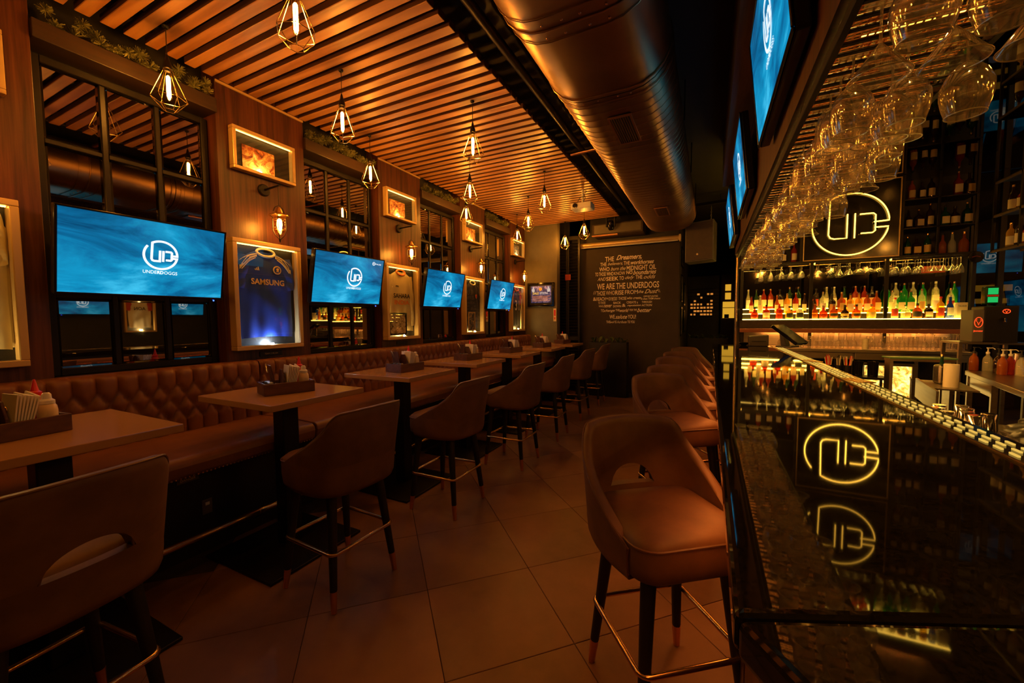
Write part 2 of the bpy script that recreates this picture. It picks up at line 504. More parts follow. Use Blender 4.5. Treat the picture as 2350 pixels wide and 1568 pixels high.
# ------------------------------------------------------------------ the room
WX = -3.45                                   # face of the pilasters on the jersey wall
floor = sbox('floor', 'grout', -3.8, -2.6, -0.08, 5.6, 13.2, -0.005)
tile = MB().box(-0.3035, -0.3035, -0.03, 0.3035, 0.3035, 0.0).mesh('tile', bevel=0.0015, seg=1)
tile.materials.append(M['tile_stone'])
for i in range(-9, 16):
    for j in range(-6, 20):
        u, v = 0.844 + 0.61 * (i + 0.5), 2.22 + 0.61 * (j + 0.5)
        x, y = (u - v) / math.sqrt(2), (u + v) / math.sqrt(2)
        if -3.1 < x < 0.35 and 0.0 < y < 11.2 and not (y > 7.9 and x < -0.6):
            o = bpy.data.objects.new('tile', tile); C.objects.link(o); o.parent = floor
            o.location = (x, y, random.uniform(-0.0008, 0.0)); o.rotation_euler = (0, 0, PI / 4 + random.choice((0, 1, 2, 3)) * PI / 2)

CEIL = 3.575
ceiling = sbox('ceiling', 'dark_paint', -3.8, -2.6, CEIL + 0.03, 5.6, 13.2, CEIL + 0.15)
o = sbox('ceiling_gloss_panel', 'mirror_ceiling', 0.95, 0.6, CEIL, 4.6, 8.22, CEIL + 0.028, parent=ceiling)
# timber slats, each its own board, hung from two dark runners
SLZ = 3.395
slat = MB().box(-0.9625, -0.0345, 0, 0.9625, 0.0345, 0.048).mesh('slat', bevel=0.003, seg=1)
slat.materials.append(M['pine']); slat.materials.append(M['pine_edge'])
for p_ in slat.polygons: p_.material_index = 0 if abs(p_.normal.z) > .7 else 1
yy = -0.9
k = 0
while yy < 7.55:
    o = bpy.data.objects.new('slat', slat); C.objects.link(o); o.parent = ceiling
    o.location = (-2.4825 + random.uniform(-0.003, 0.003), yy, SLZ); o.rotation_euler = (random.uniform(-0.01, 0.01), 0, 0)
    yy += 0.1122; k += 1
for x in (-1.72, -2.5, -3.28):
    sbox('runner', 'black', x - 0.025, -0.95, SLZ + 0.05, x + 0.025, 7.56, SLZ + 0.10, parent=ceiling)

wall_left = sbox('wall_left', 'dark_paint', -3.8, -2.6, 0, -3.62, 7.75, CEIL + 0.03)
PIL = [(0.12, 0.90), (1.84, 2.587), (3.53, 4.277), (5.22, 5.967), (6.91, 7.605)]
for a, b in PIL:
    sbox('pilaster', 'walnut', -3.62, a, 0.0, WX, b, CEIL + 0.03, parent=wall_left, bevel=0.004)
sbox('pilaster', 'walnut', -3.62, -1.6, 0.0, WX, -0.82, CEIL + 0.03, parent=wall_left, bevel=0.004)
# thin lit edging strips where the boards meet each pilaster
for a, b in PIL:
    sbox('edging', 'gold_frame', WX, a + 0.004, SLZ - 0.022, WX + 0.012, b - 0.004, SLZ - 0.006, parent=wall_left)
WIN = [(-0.82, 0.12), (0.90, 1.84), (2.587, 3.53), (4.277, 5.22), (5.967, 6.91)]
pane_cache = {}
for wi, (a, b) in enumerate(WIN):
    if wi == 0: continue
    root = thing('window_%d' % wi, None, None, (-3.57, 0, 0), kind='structure')
    root['label'] = 'dark mirrored window of bevelled panes between wood pilasters'
    z0, z1 = 1.20, 3.10
    def fr(y0, z0_, y1, z1_, nm, d0=-0.05, d1=0.02):
        MB().box(d0, y0, z0_, d1, y1, z1_).build(nm, 'black_metal', root, bevel=0.004, seg=1)
    fr(a + 0.012, z0, a + 0.055, z1, 'window_frame'); fr(b - 0.055, z0, b - 0.012, z1, 'window_frame')
    fr(a + 0.055, z1 - 0.045, b - 0.055, z1, 'window_frame'); fr(a + 0.055, z0, b - 0.055, z0 + 0.045, 'window_frame')
    ya, yb, za, zb_ = a + 0.055, b - 0.055, z0 + 0.045, z1 - 0.045
    cw, rh, g = (yb - ya - 0.06) / 3, (zb_ - za - 0.09) / 4, 0.03
    for c in (1, 2): fr(ya + c * cw + (c - 1) * g, za, ya + c * cw + c * g, zb_, 'glazing_bar', -0.04, 0.014)
    for r in (1, 2, 3):
        for c in range(3):
            fr(ya + c * (cw + g), za + r * rh + (r - 1) * g, ya + c * (cw + g) + cw, za + r * rh + r * g, 'glazing_bar', -0.04, 0.012)
    for r in range(4):
        for c in range(3):
            key = (round(cw, 3), round(rh, 3))
            if key not in pane_cache:
                me = MB().box(-0.018, -cw / 2, -rh / 2, 0.0, cw / 2, rh / 2).mesh('pane', bevel=0.014, seg=1, smooth=False)
                me.materials.append(M['mirror_pane']); pane_cache[key] = me
            p = bpy.data.objects.new('pane', pane_cache[key]); C.objects.link(p); p.parent = root
            p.location = (0.0, ya + c * (cw + g) + cw / 2, za + r * (rh + g) + rh / 2)
            p.rotation_euler = (0, random.uniform(-0.003, 0.003), random.uniform(-0.004, 0.004))
    t = sbox('trim_%d' % wi, 'dark_wood', -3.62, a + 0.002, 3.13, WX + 0.03, b - 0.002, 3.235, bevel=0.004)
    t['label'] = 'dark timber ledge beam over a mirrored window'
    sbox('window_sill', 'dark_wood', -0.05, a + 0.004, 1.10, 0.12, b - 0.004, 1.198, parent=root, bevel=0.004)
# garlands of conifer sprigs lying on the ledges
def garland(a, b, idx):
    rnd = random.Random(40 + idx)
    m = MB()
    y = a + 0.08
    while y < b - 0.07:
        for q in range(3):
            c = Vector((-3.46 + rnd.uniform(-.02, .05), y + rnd.uniform(-.03, .03), 3.245 + rnd.uniform(0.0, .08)))
            R = rnd.uniform(0.03, 0.05)
            for t in range(70):
                d = Vector((rnd.gauss(0, 1), rnd.gauss(0, 1), rnd.gauss(0.25, 1))).normalized()
                p = d.cross(Vector((rnd.random(), rnd.random(), rnd.random()))).normalized() * 0.0016
                e = c + d * R * rnd.uniform(.7, 1.15)
                if e.z < 3.237: e.z = 3.237 + rnd.uniform(0, .01)
                s0 = c + d * 0.004
                m.add([s0 - p, s0 + p, e + p * 1.8, e - p * 1.8], [(0, 1, 2, 3)])
        y += rnd.choice((0.05, 0.06, 0.075, 0.12))
    o = m.build('conifer_garland', 'leaf_dry', smooth=False)
    tag(o, 'green conifer garland on the ledge over the %s mirrored window' % ORD[idx], 'garland', 'conifer garlands on the window ledges', 'stuff')
for wi in (1, 2, 3, 4): garland(WIN[wi][0], WIN[wi][1], wi - 1)

# end walls
wall_back_left = sbox('wall_back_left', 'plaster', -3.8, 7.61, 0, -2.75, 7.78, CEIL + 0.03)
wall_back = sbox('wall_back', 'chalk_paint', -2.437, 8.3, 0, -0.535, 8.42, 3.3)
sbox('wall_panel', 'dark_paint', -2.30, 8.285, 3.07, -0.55, 8.299, 3.3, parent=wall_back)
wall_corridor = sbox('wall_corridor', 'plaster', -0.655, 8.42, 0, -0.535, 13.0, CEIL + 0.03)
sbox('wall_louvre_recess', 'dark_paint', -3.1, 8.42, 0, -2.3, 8.5, CEIL + 0.03)
sbox('wall_above', 'dark_paint', -2.75, 8.42, 3.3, -0.66, 8.5, CEIL + 0.03)
sbox('wall_far', 'dark_paint', -3.8, 13.0, 0, 5.6, 13.15, CEIL + 0.03)
wall_right = sbox('wall_right', 'dark_paint', 5.4, -2.6, 0, 5.6, 13.0, CEIL + 0.03)
sbox('wall_front', 'dark_paint', -3.8, -2.6, 0, 5.6, -2.45, CEIL + 0.03)
wall_bar = sbox('wall_bar', 'dark_paint', 0.40, 8.22, 0, 3.36, 8.34, CEIL + 0.03)

# chalk lettering on the back wall: (text, centre x, z, width, height, shear, bold)
LET = [('THE', -1.86, 2.66, .18, .14, 0, .01), ('Dreamers,', -1.475, 2.675, .50, .155, .5, .02),
       ('THE', -1.985, 2.535, .13, .11, 0, .01), ('believers,', -1.745, 2.535, .30, .10, .5, 0), ('THE', -1.515, 2.535, .12, .11, 0, .01), ('workhorses', -1.215, 2.54, .44, .12, .45, .02),
       ('WHO', -1.965, 2.41, .21, .125, 0, .012), ('burn the', -1.685, 2.41, .30, .11, .5, 0), ('MIDNIGHT OIL', -1.235, 2.40, .56, .14, 0, .012),
       ('TO THOSE', -2.045, 2.27, .22, .115, 0, .01), ('WHO', -1.85, 2.27, .14, .115, 0, .015), ('KNOW', -1.655, 2.27, .22, .10, 0, 0), ('NO', -1.46, 2.28, .12, .10, 0, .02), ('boundaries', -1.17, 2.27, .44, .13, .45, .012),
       ('AND', -2.02, 2.14, .17, .10, .35, 0), ('SEEK', -1.80, 2.14, .25, .12, 0, .02), ('TO', -1.615, 2.145, .09, .11, 0, .01), ('defy', -1.455, 2.14, .18, .12, .5, 0), ('THE', -1.275, 2.15, .13, .11, 0, .012), ('odds', -1.075, 2.15, .22, .11, .5, 0),
       ('WE ARE THE UNDERDOGS', -1.505, 1.955, 1.22, .165, 0, .012),
       ('//', -2.165, 1.83, .06, .11, 0, 0), ('THOSE', -2.035, 1.805, .18, .135, 0, .01), ('WHO', -1.84, 1.81, .18, .125, 0, 0), ('RISE', -1.655, 1.81, .17, .13, 0, .012), ('FROM', -1.42, 1.815, .25, .12, 0, .01), ('the', -1.235, 1.82, .10, .09, .4, .01), ('Dust', -1.04, 1.82, .25, .12, .5, .005), ('//', -.90, 1.83, .06, .10, -.9, 0),
       ('&', -2.165, 1.70, .07, .11, 0, .01), ('REACH', -2.03, 1.70, .19, .11, 0, .012), ('THE', -1.905, 1.71, .05, .05, 0, .02), ('heights', -1.785, 1.725, .18, .06, .4, .005), ('OF GLORY', -1.785, 1.665, .18, .05, 0, .01), ('THOSE', -1.595, 1.70, .16, .09, 0, .01), ('who create', -1.365, 1.71, .27, .08, .4, .01), ('OPPORTUNITIES', -1.05, 1.745, .27, .05, 0, .005), ('& chase THEM dreams', -1.05, 1.67, .36, .055, .2, .01),
       ('TO THOSE', -2.015, 1.61, .15, .075, 0, .01), ('WHO', -2.03, 1.535, .10, .06, 0, .01), ('never', -1.89, 1.535, .17, .08, .45, .012), ('BACK', -1.70, 1.60, .15, .065, 0, .015), ('DOWN', -1.70, 1.525, .16, .065, 0, .015), ('&', -1.565, 1.55, .07, .09, 0, .01), ('CREATE a', -1.40, 1.605, .22, .07, 0, .008), ('reputation', -1.365, 1.535, .27, .075, .45, .008), ('THROUGH', -1.12, 1.605, .19, .06, 0, .01), ('ACTION', -1.12, 1.54, .20, .06, .2, .01),
       ('TO', -2.0, 1.42, .07, .085, 0, .01), ('change', -1.855, 1.41, .22, .10, .45, .012), ('THE', -1.69, 1.43, .08, .07, 0, .012), ('world', -1.555, 1.42, .18, .10, .45, .015), ('FOR THE', -1.38, 1.43, .14, .065, 0, .01), ('better', -1.17, 1.42, .27, .12, .45, .012),
       ('WE', -1.80, 1.26, .11, .12, 0, .012), ('salute', -1.615, 1.26, .24, .12, .45, .012), ('YOU!', -1.405, 1.26, .16, .12, 0, .012),
       ('THIS', -1.875, 1.15, .09, .08, 0, .01), ('wall', -1.79, 1.15, .08, .07, .45, 0), ('IS A', -1.70, 1.15, .08, .08, 0, .01), ('tribute', -1.58, 1.15, .15, .08, .45, 0), ('TO YOU', -1.42, 1.15, .14, .08, 0, .012)]
LKEY = [(2.66, 2.734), (2.535, 2.632), (2.405, 2.53), (2.27, 2.435), (2.14, 2.333), (1.955, 2.18), (1.81, 2.045), (1.70, 1.925), (1.605, 1.842), (1.53, 1.772), (1.42, 1.682), (1.26, 1.553), (1.15, 1.448)]
for s_, x, z, w, h_, sh, bo in LET:
    k0, zc = min(LKEY, key=lambda q: abs(q[0] - z))
    hh = h_ * (0.74 if h_ > .15 else 0.68)
    link('lettering', text_mesh(s_, w, hh, shear=sh, bold=bo), 'chalk_white', wall_back, (x, 8.2975, zc + (z - k0) * 0.6 - hh / 2))

# roller screen casing above the lettering
t = thing('projection_screen', 'pale roller screen casing fixed above the lettered wall', 'screen', (-1.49, 8.2, 3.0))
m = MB().tube([(-0.95, 0, 0.03), (0.95, 0, 0.03)], 0.045, 14); m.build('casing', 'gold_frame', t)
for s in (-1, 1): MB().box(s * 0.965 - 0.018, -0.05, -0.03, s * 0.965 + 0.018, 0.095, 0.085).build('end_cap', 'cream_plastic', t, bevel=0.006)
MB().tube([(-0.93, -0.02, -0.022), (0.93, -0.02, -0.022)], 0.012, 8).build('hem_bar', 'white_plastic', t)

# louvred shutters in the corner recess
for i, x in enumerate((-2.80, -2.545)):
    t = thing('louvred_shutter', ['black louvred shutter beside the plaster wall', 'black louvred shutter next to the lettered wall'][i], 'shutter', (x, 8.06, 0.02), group='louvred shutters in the corner')
    for s in (-1, 1): MB().box(s * 0.115 - 0.018, -0.02, 0, s * 0.115 + 0.018, 0.02, 3.2).build('stile', 'black_metal', t)
    for z in (0, 1.05, 3.12): MB().box(-0.097, -0.018, z, 0.097, 0.018, z + 0.08).build('rail', 'black_metal', t)
    me = MB().prism([(-0.097, -0.003), (0.097, -0.003), (0.097, 0.003), (-0.097, 0.003)], 0.052, org=(0, -0.018, -0.02), ax=((1, 0, 0), (0, -0.6, 0.8), (0, 0.8, 0.6))).mesh('slat', smooth=False)
    me.materials.append(M['black_metal'])
    for q in range(49):
        z = 0.12 + q * 0.061
        if 1.02 < z < 1.15: continue
        s_ = bpy.data.objects.new('slat', me); C.objects.link(s_); s_.parent = t; s_.location = (0, 0, z)
o = MB().box(-0.06, -0.006, -0.06, 0.06, 0.0, 0.06).build('warning_notice', 'notice_red', loc=(-2.66, 8.03, 2.38))
tag(o, 'small red notice fixed on the louvred shutter', 'notice')
t = thing('exit_notice', 'tall pale notice with red arrow on the wall corner', 'notice', (-2.79, 7.60, 1.60))
MB().box(-0.03, -0.01, -0.13, 0.03, 0.0, 0.13).build('plate', 'cream_plastic', t)
MB().box(-0.018, -0.013, -0.02, 0.018, -0.0105, 0.10).build('panel', 'red_plastic', t)
MB().prism([(-0.022, -0.05), (0.022, -0.05), (0, -0.10)], 0.003, org=(0, -0.0135, 0)).build('arrow', 'red_plastic', t)

# framed poster on the plaster wall
t = thing('framed_poster', 'dark framed cricket poster on the plaster end wall', 'poster', (-3.09, 7.605, 2.015))
for a, b in (((-.29, -.24), (.29, -.20)), ((-.29, .20), (.29, .24)), ((-.29, -.20), (-.25, .20)), ((.25, -.20), (.29, .20))):
    MB().box(a[0], -0.04, a[1], b[0], 0.0, b[1]).build('frame', 'black_gloss', t, bevel=0.005)
MB().box(-.25, -.008, -.2, .25, 0, .2).build('mat_board', 'black', t)
MB().box(-.22, -.012, -.165, .22, -.009, .175).build('print', 'photo_poster', t)
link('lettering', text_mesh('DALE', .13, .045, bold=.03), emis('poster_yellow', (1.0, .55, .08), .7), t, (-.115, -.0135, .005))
link('lettering', text_mesh('STEYN', .17, .045, bold=.03), 'poster_white', t, (.06, -.0135, .005))
for i in range(5):
    MB().box(-.19, -.0135, -.035 - i * .024, .20 - .05 * (i % 2), -.0125, -.028 - i * .024).build('text_line', 'text_gold', t)
for px, sx in ((-.17, 1), (.17, -1)):
    m = MB().prism([(-.02, -.0), (.03, .0), (.035, .05), (.015, .07), (.02, .10), (-.01, .105), (-.012, .07), (-.035, .05)], .002, org=(px, -.0138, .055), ax=((sx, 0, 0), (0, 0, 1), (0, 1, 0)))
    m.build('player_print', 'poster_white', t, smooth=False)
m = MB().prism([(0.035 * math.cos(a * PI / 10), 0.035 * math.sin(a * PI / 10)) for a in range(20)], .002, org=(-.01, -.0138, .11)); m.build('ball_print', 'text_gold', t, smooth=False)

# ------------------------------------------------------------------ television sets
def tv(loc, rotz, tilt, w, h, label, group, play=False, arm=0.30):
    t = thing('television', label, 'television', loc, rotz, group)
    t.rotation_euler = (tilt, 0, rotz)
    a, b = w / 2, h / 2
    MB().box(-a, -0.012, -b, a, 0.035, b).build('housing', 'bezel', t, bevel=0.008)
    for x0, z0, x1, z1 in ((-a, -b, a, -b + .016), (-a, b - .012, a, b), (-a, -b + .016, -a + .012, b - .012), (a - .012, -b + .016, a, b - .012)):
        MB().box(x0, -0.022, z0, x1, -0.0125, z1).build('bezel', 'bezel', t, bevel=0.003, seg=1)
    sc_ = MB().box(-a + .012, -0.016, -b + .016, a - .012, -0.0125, b - .012).build('screen', 'tv_screen', t, smooth=False)
    R = h * 0.178
    link('emblem', emblem_mesh(R, 0.15), 'tv_white', sc_, (w * 0.055, -0.0175, h * 0.06))
    link('lettering', text_mesh('UNDE', w * 0.083, h * 0.042, bold=.005), 'tv_white', sc_, (w * -0.0095, -0.0175, -h * 0.185))
    link('lettering', text_mesh('RD', w * 0.040, h * 0.042, bold=.035), 'tv_white', sc_, (w * 0.055, -0.0175, -h * 0.185))
    link('lettering', text_mesh('OGGS', w * 0.085, h * 0.042, bold=.005), 'tv_white', sc_, (w * 0.121, -0.0175, -h * 0.185))
    if play:
        link('lettering', text_mesh('PAUSE', w * 0.09, h * 0.028), 'tv_white', sc_, (w * 0.40, -0.0175, h * 0.37))
        link('icon', MB().tube([(math.cos(q * PI / 12) * .017, 0, math.sin(q * PI / 12) * .017) for q in range(24)], .002, 6, closed=True).mesh('icon'), 'tv_white', sc_, (w * 0.325, -0.018, h * 0.385))
        link('icon', MB().prism([(-.005, -.008), (.009, 0), (-.005, .008)], .001).mesh('icon'), 'tv_white', sc_, (w * 0.325, -0.0185, h * 0.385))
    if arm: MB().lathe([(0.0045, -.004), (0.0045, .004)], 8).build('standby_light', 'blue_dot', t, (a - 0.06, -0.02, -b - 0.006))
    MB().box(-0.09, 0.036, -0.09, 0.09, 0.055, 0.09).build('bracket', 'black_metal', t)
    if arm: MB().tube([(0, 0.055, 0), (0, arm, 0.03)], 0.022, 8).build('arm', 'black_metal', t)
    return t
for i, y in enumerate((1.305, 2.90, 4.50, 6.135)):
    tv((-3.25, y, 1.935), PI / 2, 0.19, 0.86, 0.50, 'wall television with a blue emblem screen, %s along the banquette wall' % ORD[i], 'televisions along the banquette wall', play=(i == 1))

# ------------------------------------------------------------------ display cases with jerseys
CASE_Y = [0.50, 2.165, 3.835, 5.50, 7.13]
CW, CZ0, CZ1, CD = 0.585, 1.288, 2.19, 0.085
def case(y, i):
    names = ['cream jersey', 'blue jersey', 'yellow jersey', 'navy jersey', 'numbered jersey']
    t = thing('display_case', 'gold framed display case holding the %s' % names[i], 'display case', (WX, y, CZ0), group='jersey display cases')
    a, H, f = CW / 2, CZ1 - CZ0, 0.035
    for y0, z0, y1, z1 in ((-a, 0, a, f), (-a, H - f, a, H), (-a, f, -a + f, H - f), (a - f, f, a, H - f)):
        MB().box(0.001, y0, z0, CD, y1, z1).build('frame_rail', 'gold_frame', t, bevel=0.004)
    MB().box(0.001, -a + f, f, 0.008, a - f, H - f).build('back_board', 'black', t, smooth=False)
    MB().box(CD - 0.012, -a + f, f, CD - 0.0115, a - f, H - f).build('glass', 'pane_glass', t, smooth=False)
    MB().lathe([(0.009, 0), (0.012, 0.004), (0.012, 0.012)], 16).build('spot_light', 'puck_cool' if i == 1 else 'puck', t, (0.060, 0.01, f + 0.001))
    MB().box(0.045, -a + f + .004, H - f - .007, 0.056, a - f - .004, H - f - .001).build('light_strip', 'case_led', t)
    p = thing('name_plaque', 'small black plaque under the %s case' % names[i], 'plaque', (WX, y + 0.03, CZ0 - 0.045), group='plaques under the display cases')
    MB().box(0.001, -0.10, -0.022, 0.01, 0.10, 0.022).build('plate', 'black', p, bevel=0.002, seg=1)
    if i == 1:
        o = link('lettering', text_mesh('TEAM CHELSEA', 0.12, 0.013), 'text_gold', p, (0.0112, 0, -0.006)); o.rotation_euler = (0, 0, PI / 2)
for i, y in enumerate(CASE_Y): case(y, i)

def jersey(i, y, label, body, sleeve, collar, texts, width=0.46, long=False, cat='jersey', loc=None, rotz=PI / 2, H=0.72):
    """shirt hanging flat; local x across, -y to the viewer, z up"""
    t = thing('jersey', label, cat, loc or (WX + 0.010, y, CZ0 + 0.105), rotz, 'framed jerseys')
    rnd = random.Random(90 + i)
    ph = [rnd.uniform(0, 6) for _ in range(6)]
    hw = width / 2
    def half(v):
        if v < .6: return hw * (0.84 + 0.03 * (v / .6) + 0.02 * math.sin(v * 9 + ph[0]))
        if v < .86: return hw * (0.87 - 0.02 * (v - .6))
        return hw * (0.865 - 0.54 * ((v - .86) / .14) ** 1.6)
    def body_fn(u, v):
        q = u * 2 - 1
        w = half(v)
        fold = 0.006 * math.sin(q * 7 + ph[1] + v * 2.2) + 0.005 * math.sin(q * 13 + ph[2] - v * 3) * (1 - v) + 0.004 * math.sin(v * 17 + q * 4 + ph[3])
        z = v * H - 0.012 * (1 - v) * (q * q) - (0.03 * (1 - abs(q) / .3) ** 0.5 if v > .97 and abs(q) < .3 else 0)
        return (squeeze(q * w), -0.012 - 0.016 * (1 - q * q) - fold * 0.7 * (1 - 0.7 * abs(q)), z)
    b = MB().grid(body_fn, 28, 30)
    n0 = len(b.v)
    b.grid(lambda u, v: ((u * 2 - 1) * half(v) * .995, -0.004, v * H), 6, 12)
    b.build('body', body, t, angle=80)
    for s in (-1, 1):
        L = 0.62 if long else 0.27
        def sl(u, v, s=s, L=L):
            r0 = Vector((s * hw * .60, 0, H * 0.94)); d = Vector((s * 0.16, 0, -0.98)).normalized() if not long else Vector((s * 0.05, 0, -0.99)).normalized()
            perp = Vector((d.z * -s, 0, d.x * s)) * -1
            wd = (0.066 - 0.012 * v) * (0.95 if not long else .8)
            c = r0 + d * (v * L) + Vector((s * hw * .13 * min(1, v * 2.5), 0, 0))
            q = u * 2 - 1
            p = c + perp * q * wd
            return (squeeze(p.x), -0.012 - 0.010 * (1 - q * q) - 0.004 * math.sin(v * 14 + q * 3 + ph[4]), p.z)
        MB().grid(sl, 8, 14).build('sleeve', sleeve, t, angle=80, solid=0.006)
    pts = [(math.sin(a) * 0.075, -0.022 - 0.012 * math.cos(a), H - 0.005 - 0.03 * math.cos(a) * 1.1) for a in [k * 2 * PI / 24 for k in range(24)]]
    MB().tube(pts, 0.011, 8, closed=True).build('collar', collar, t)
    for s_, w, h_, z, x, mt, bo in texts:
        o = link('lettering', text_mesh(s_, w, h_, bold=bo), mt, t, (x, -0.044, z))
    return t
J = CASE_Y
jersey(0, J[0], 'cream jersey with dark shoulder stripes in the first gold case', 'jersey_cream', 'jersey_cream', 'text_black', [('ADNOC', .26, .06, .42, 0, 'text_black', .02)], 0.62, H=.76)
jb = jersey(1, J[1], 'blue football jersey with gold sponsor lettering in its case', 'jersey_blue', 'jersey_blue', 'jersey_trim',
            [('SAMSUNG', .285, .05, .44, 0.0, 'text_gold', .022)], 0.53)
# shoulder stripes, crest and three-bar mark
for s in (-1, 1):
    for k_ in range(3):
        p = [(s * (0.085 + k_ * 0.004), -0.034, .695 - k_ * .016), (s * 0.15, -0.032, .668 - k_ * .022), (s * 0.205, -0.028, .60 - k_ * .02)]
        MB().tube(catmull(p, 5), 0.0035, 6).build('stripe', 'jersey_trim', jb)
    MB().grid(lambda u, v, s=s: (s * (0.08 + 0.14 * u), -0.031 + 0.004 * u, .70 - 0.015 * u - 0.055 * u * u - 0.05 * v * (0.5 + u)), 6, 3).build('shoulder_panel', 'jersey_trim', jb, solid=0.003)
MB().lathe([(.036, 0), (.036, .004)], 24).build('crest', 'text_gold', jb, (.085, -.038, .575)).rotation_euler = (PI / 2, 0, 0)
MB().lathe([(.027, 0), (.027, .004)], 24).build('crest_field', 'jersey_blue', jb, (.085, -.040, .575)).rotation_euler = (PI / 2, 0, 0)
MB().prism([(-.010, -.018), (-.002, -.016), (0.0, -.008), (.006, -.018), (.012, -.016), (.008, -.004), (.014, .006), (.008, .018), (-.004, .016), (-.012, .006), (-.006, 0)], .002, org=(.085, -.047, .575)).build('crest_lion', 'text_gold', jb, smooth=False)
for k_, h_ in enumerate((.012, .022, .032)):
    MB().prism([(-.006, 0), (.004, 0), (-.003 - k_ * .001, h_), (-.010, h_ * .8)], .002, org=(-.098 + k_ * .013, -.040, .56)).build('bar_mark', 'jersey_trim', jb, smooth=False)
jersey(2, J[2], 'yellow cricket jersey with black and orange sponsor lettering', 'jersey_yellow', 'jersey_yellow', 'text_orange',
       [('SAHARA', .29, .055, .40, -.01, 'text_black', .03), ('INDIA', .26, .055, .32, -.01, 'text_orange', .03), ('m', .05, .02, .53, -.09, 'text_black', .05)], 0.52, long=True)
jn = jersey(3, J[3], 'navy polo jersey with a small red crest', 'jersey_navy', 'jersey_navy', 'jersey_trim', [], 0.45)
MB().prism([(-.022, .03), (.022, .03), (.022, -.005), (0, -.035), (-.022, -.005)], .003, org=(.08, -.040, .50)).build('crest', 'text_orange', jn, smooth=False)
MB().prism([(-.014, .022), (.014, .022), (.014, -.003), (0, -.024), (-.014, -.003)], .003, org=(.08, -.044, .50)).build('crest_field', 'jersey_red', jn, smooth=False)
jersey(4, J[4], 'black jersey numbered thirty-one with red sleeves', 'jersey_dark', 'jersey_red', 'jersey_red', [('31', .20, .20, .30, -.02, 'text_white', .02)], 0.45)
# inset pictures and a bat in some cases
def inset(y, z, w, h, pm_, label, fm='black_gloss'):
    t = thing('inset_photo', label, 'photo', (WX + 0.062, y, z), 0)
    a, b = w / 2, h / 2
    for y0, z0, y1, z1 in ((-a, 0, a, .018), (-a, h - .018, a, h), (-a, .018, -a + .018, h - .018), (a - .018, .018, a, h - .018)):
        MB().box(-0.004, y0, z0, 0.010, y1, z1).build('frame', fm, t, bevel=0.002, seg=1)
    MB().box(-0.004, -a + .018, .018, 0.003, a - .018, h - .018).build('print', pm_, t, smooth=False)
inset(J[2] - 0.10, CZ0 + 0.055, .30, .27, 'photo_team', 'black framed team photo at the foot of the yellow jersey')
inset(J[3] - 0.09, CZ0 + 0.055, .20, .30, 'photo_dusk', 'small framed picture at the foot of the navy jersey', 'gold_frame')
o = MB().prism([(-.03, 0), (.03, 0), (.036, .03), (.034, .36), (.012, .42), (.012, .60), (-.012, .60), (-.012, .42), (-.034, .36), (-.036, .03)], .022, ax=((0, 1, 0), (0, 0, 1), (1, 0, 0))).build('cricket_bat', 'bat_wood', None, (WX + 0.045, J[4] + 0.17, CZ0 + 0.037), bevel=0.004)
tag(o, 'pale wooden bat standing beside the numbered jersey', 'bat')

# small framed photographs above
for i in range(5):
    y = 0.52 + 1.67 * i
    t = thing('photo_frame', ['gold framed picture above the cream jersey case', 'gold framed match photo above the blue jersey case', 'gold framed photo of two figures above the yellow jersey case', 'gold framed photo above the navy jersey case', 'gold framed photo above the numbered jersey case'][i],
              'photo frame', (WX, y, 2.745), group='small framed photos above the cases')
    a, H, f = 0.265, 0.335, 0.026
    for y0, z0, y1, z1 in ((-a, 0, a, f), (-a, H - f, a, H), (-a, f, -a + f, H - f), (a - f, f, a, H - f)):
        MB().box(0.001, y0, z0, 0.062, y1, z1).build('frame_rail', 'gold_frame', t, bevel=0.003, seg=1)
    MB().box(0.001, -a + f, f, 0.008, a - f, H - f).build('mount', 'black', t, smooth=False)
    MB().box(0.0085, -0.17, 0.045, 0.012, 0.10, 0.225).build('print', ['photo_dusk', 'photo_print', 'photo_print', 'photo_print', 'photo_dusk'][i], t, smooth=False)
    MB().box(0.050, -a + f, f, 0.053, a - f, H - f).build('glass', 'pane_glass', t, smooth=False)
    MB().lathe([(0.007, 0), (0.009, 0.008)], 12).build('spot_light', 'puck', t, (0.035, -0.04, f + 0.001))
    MB().box(0.030, -a + f + .004, H - f - .006, 0.040, a - f - .004, H - f - .001).build('light_strip', 'case_led', t)

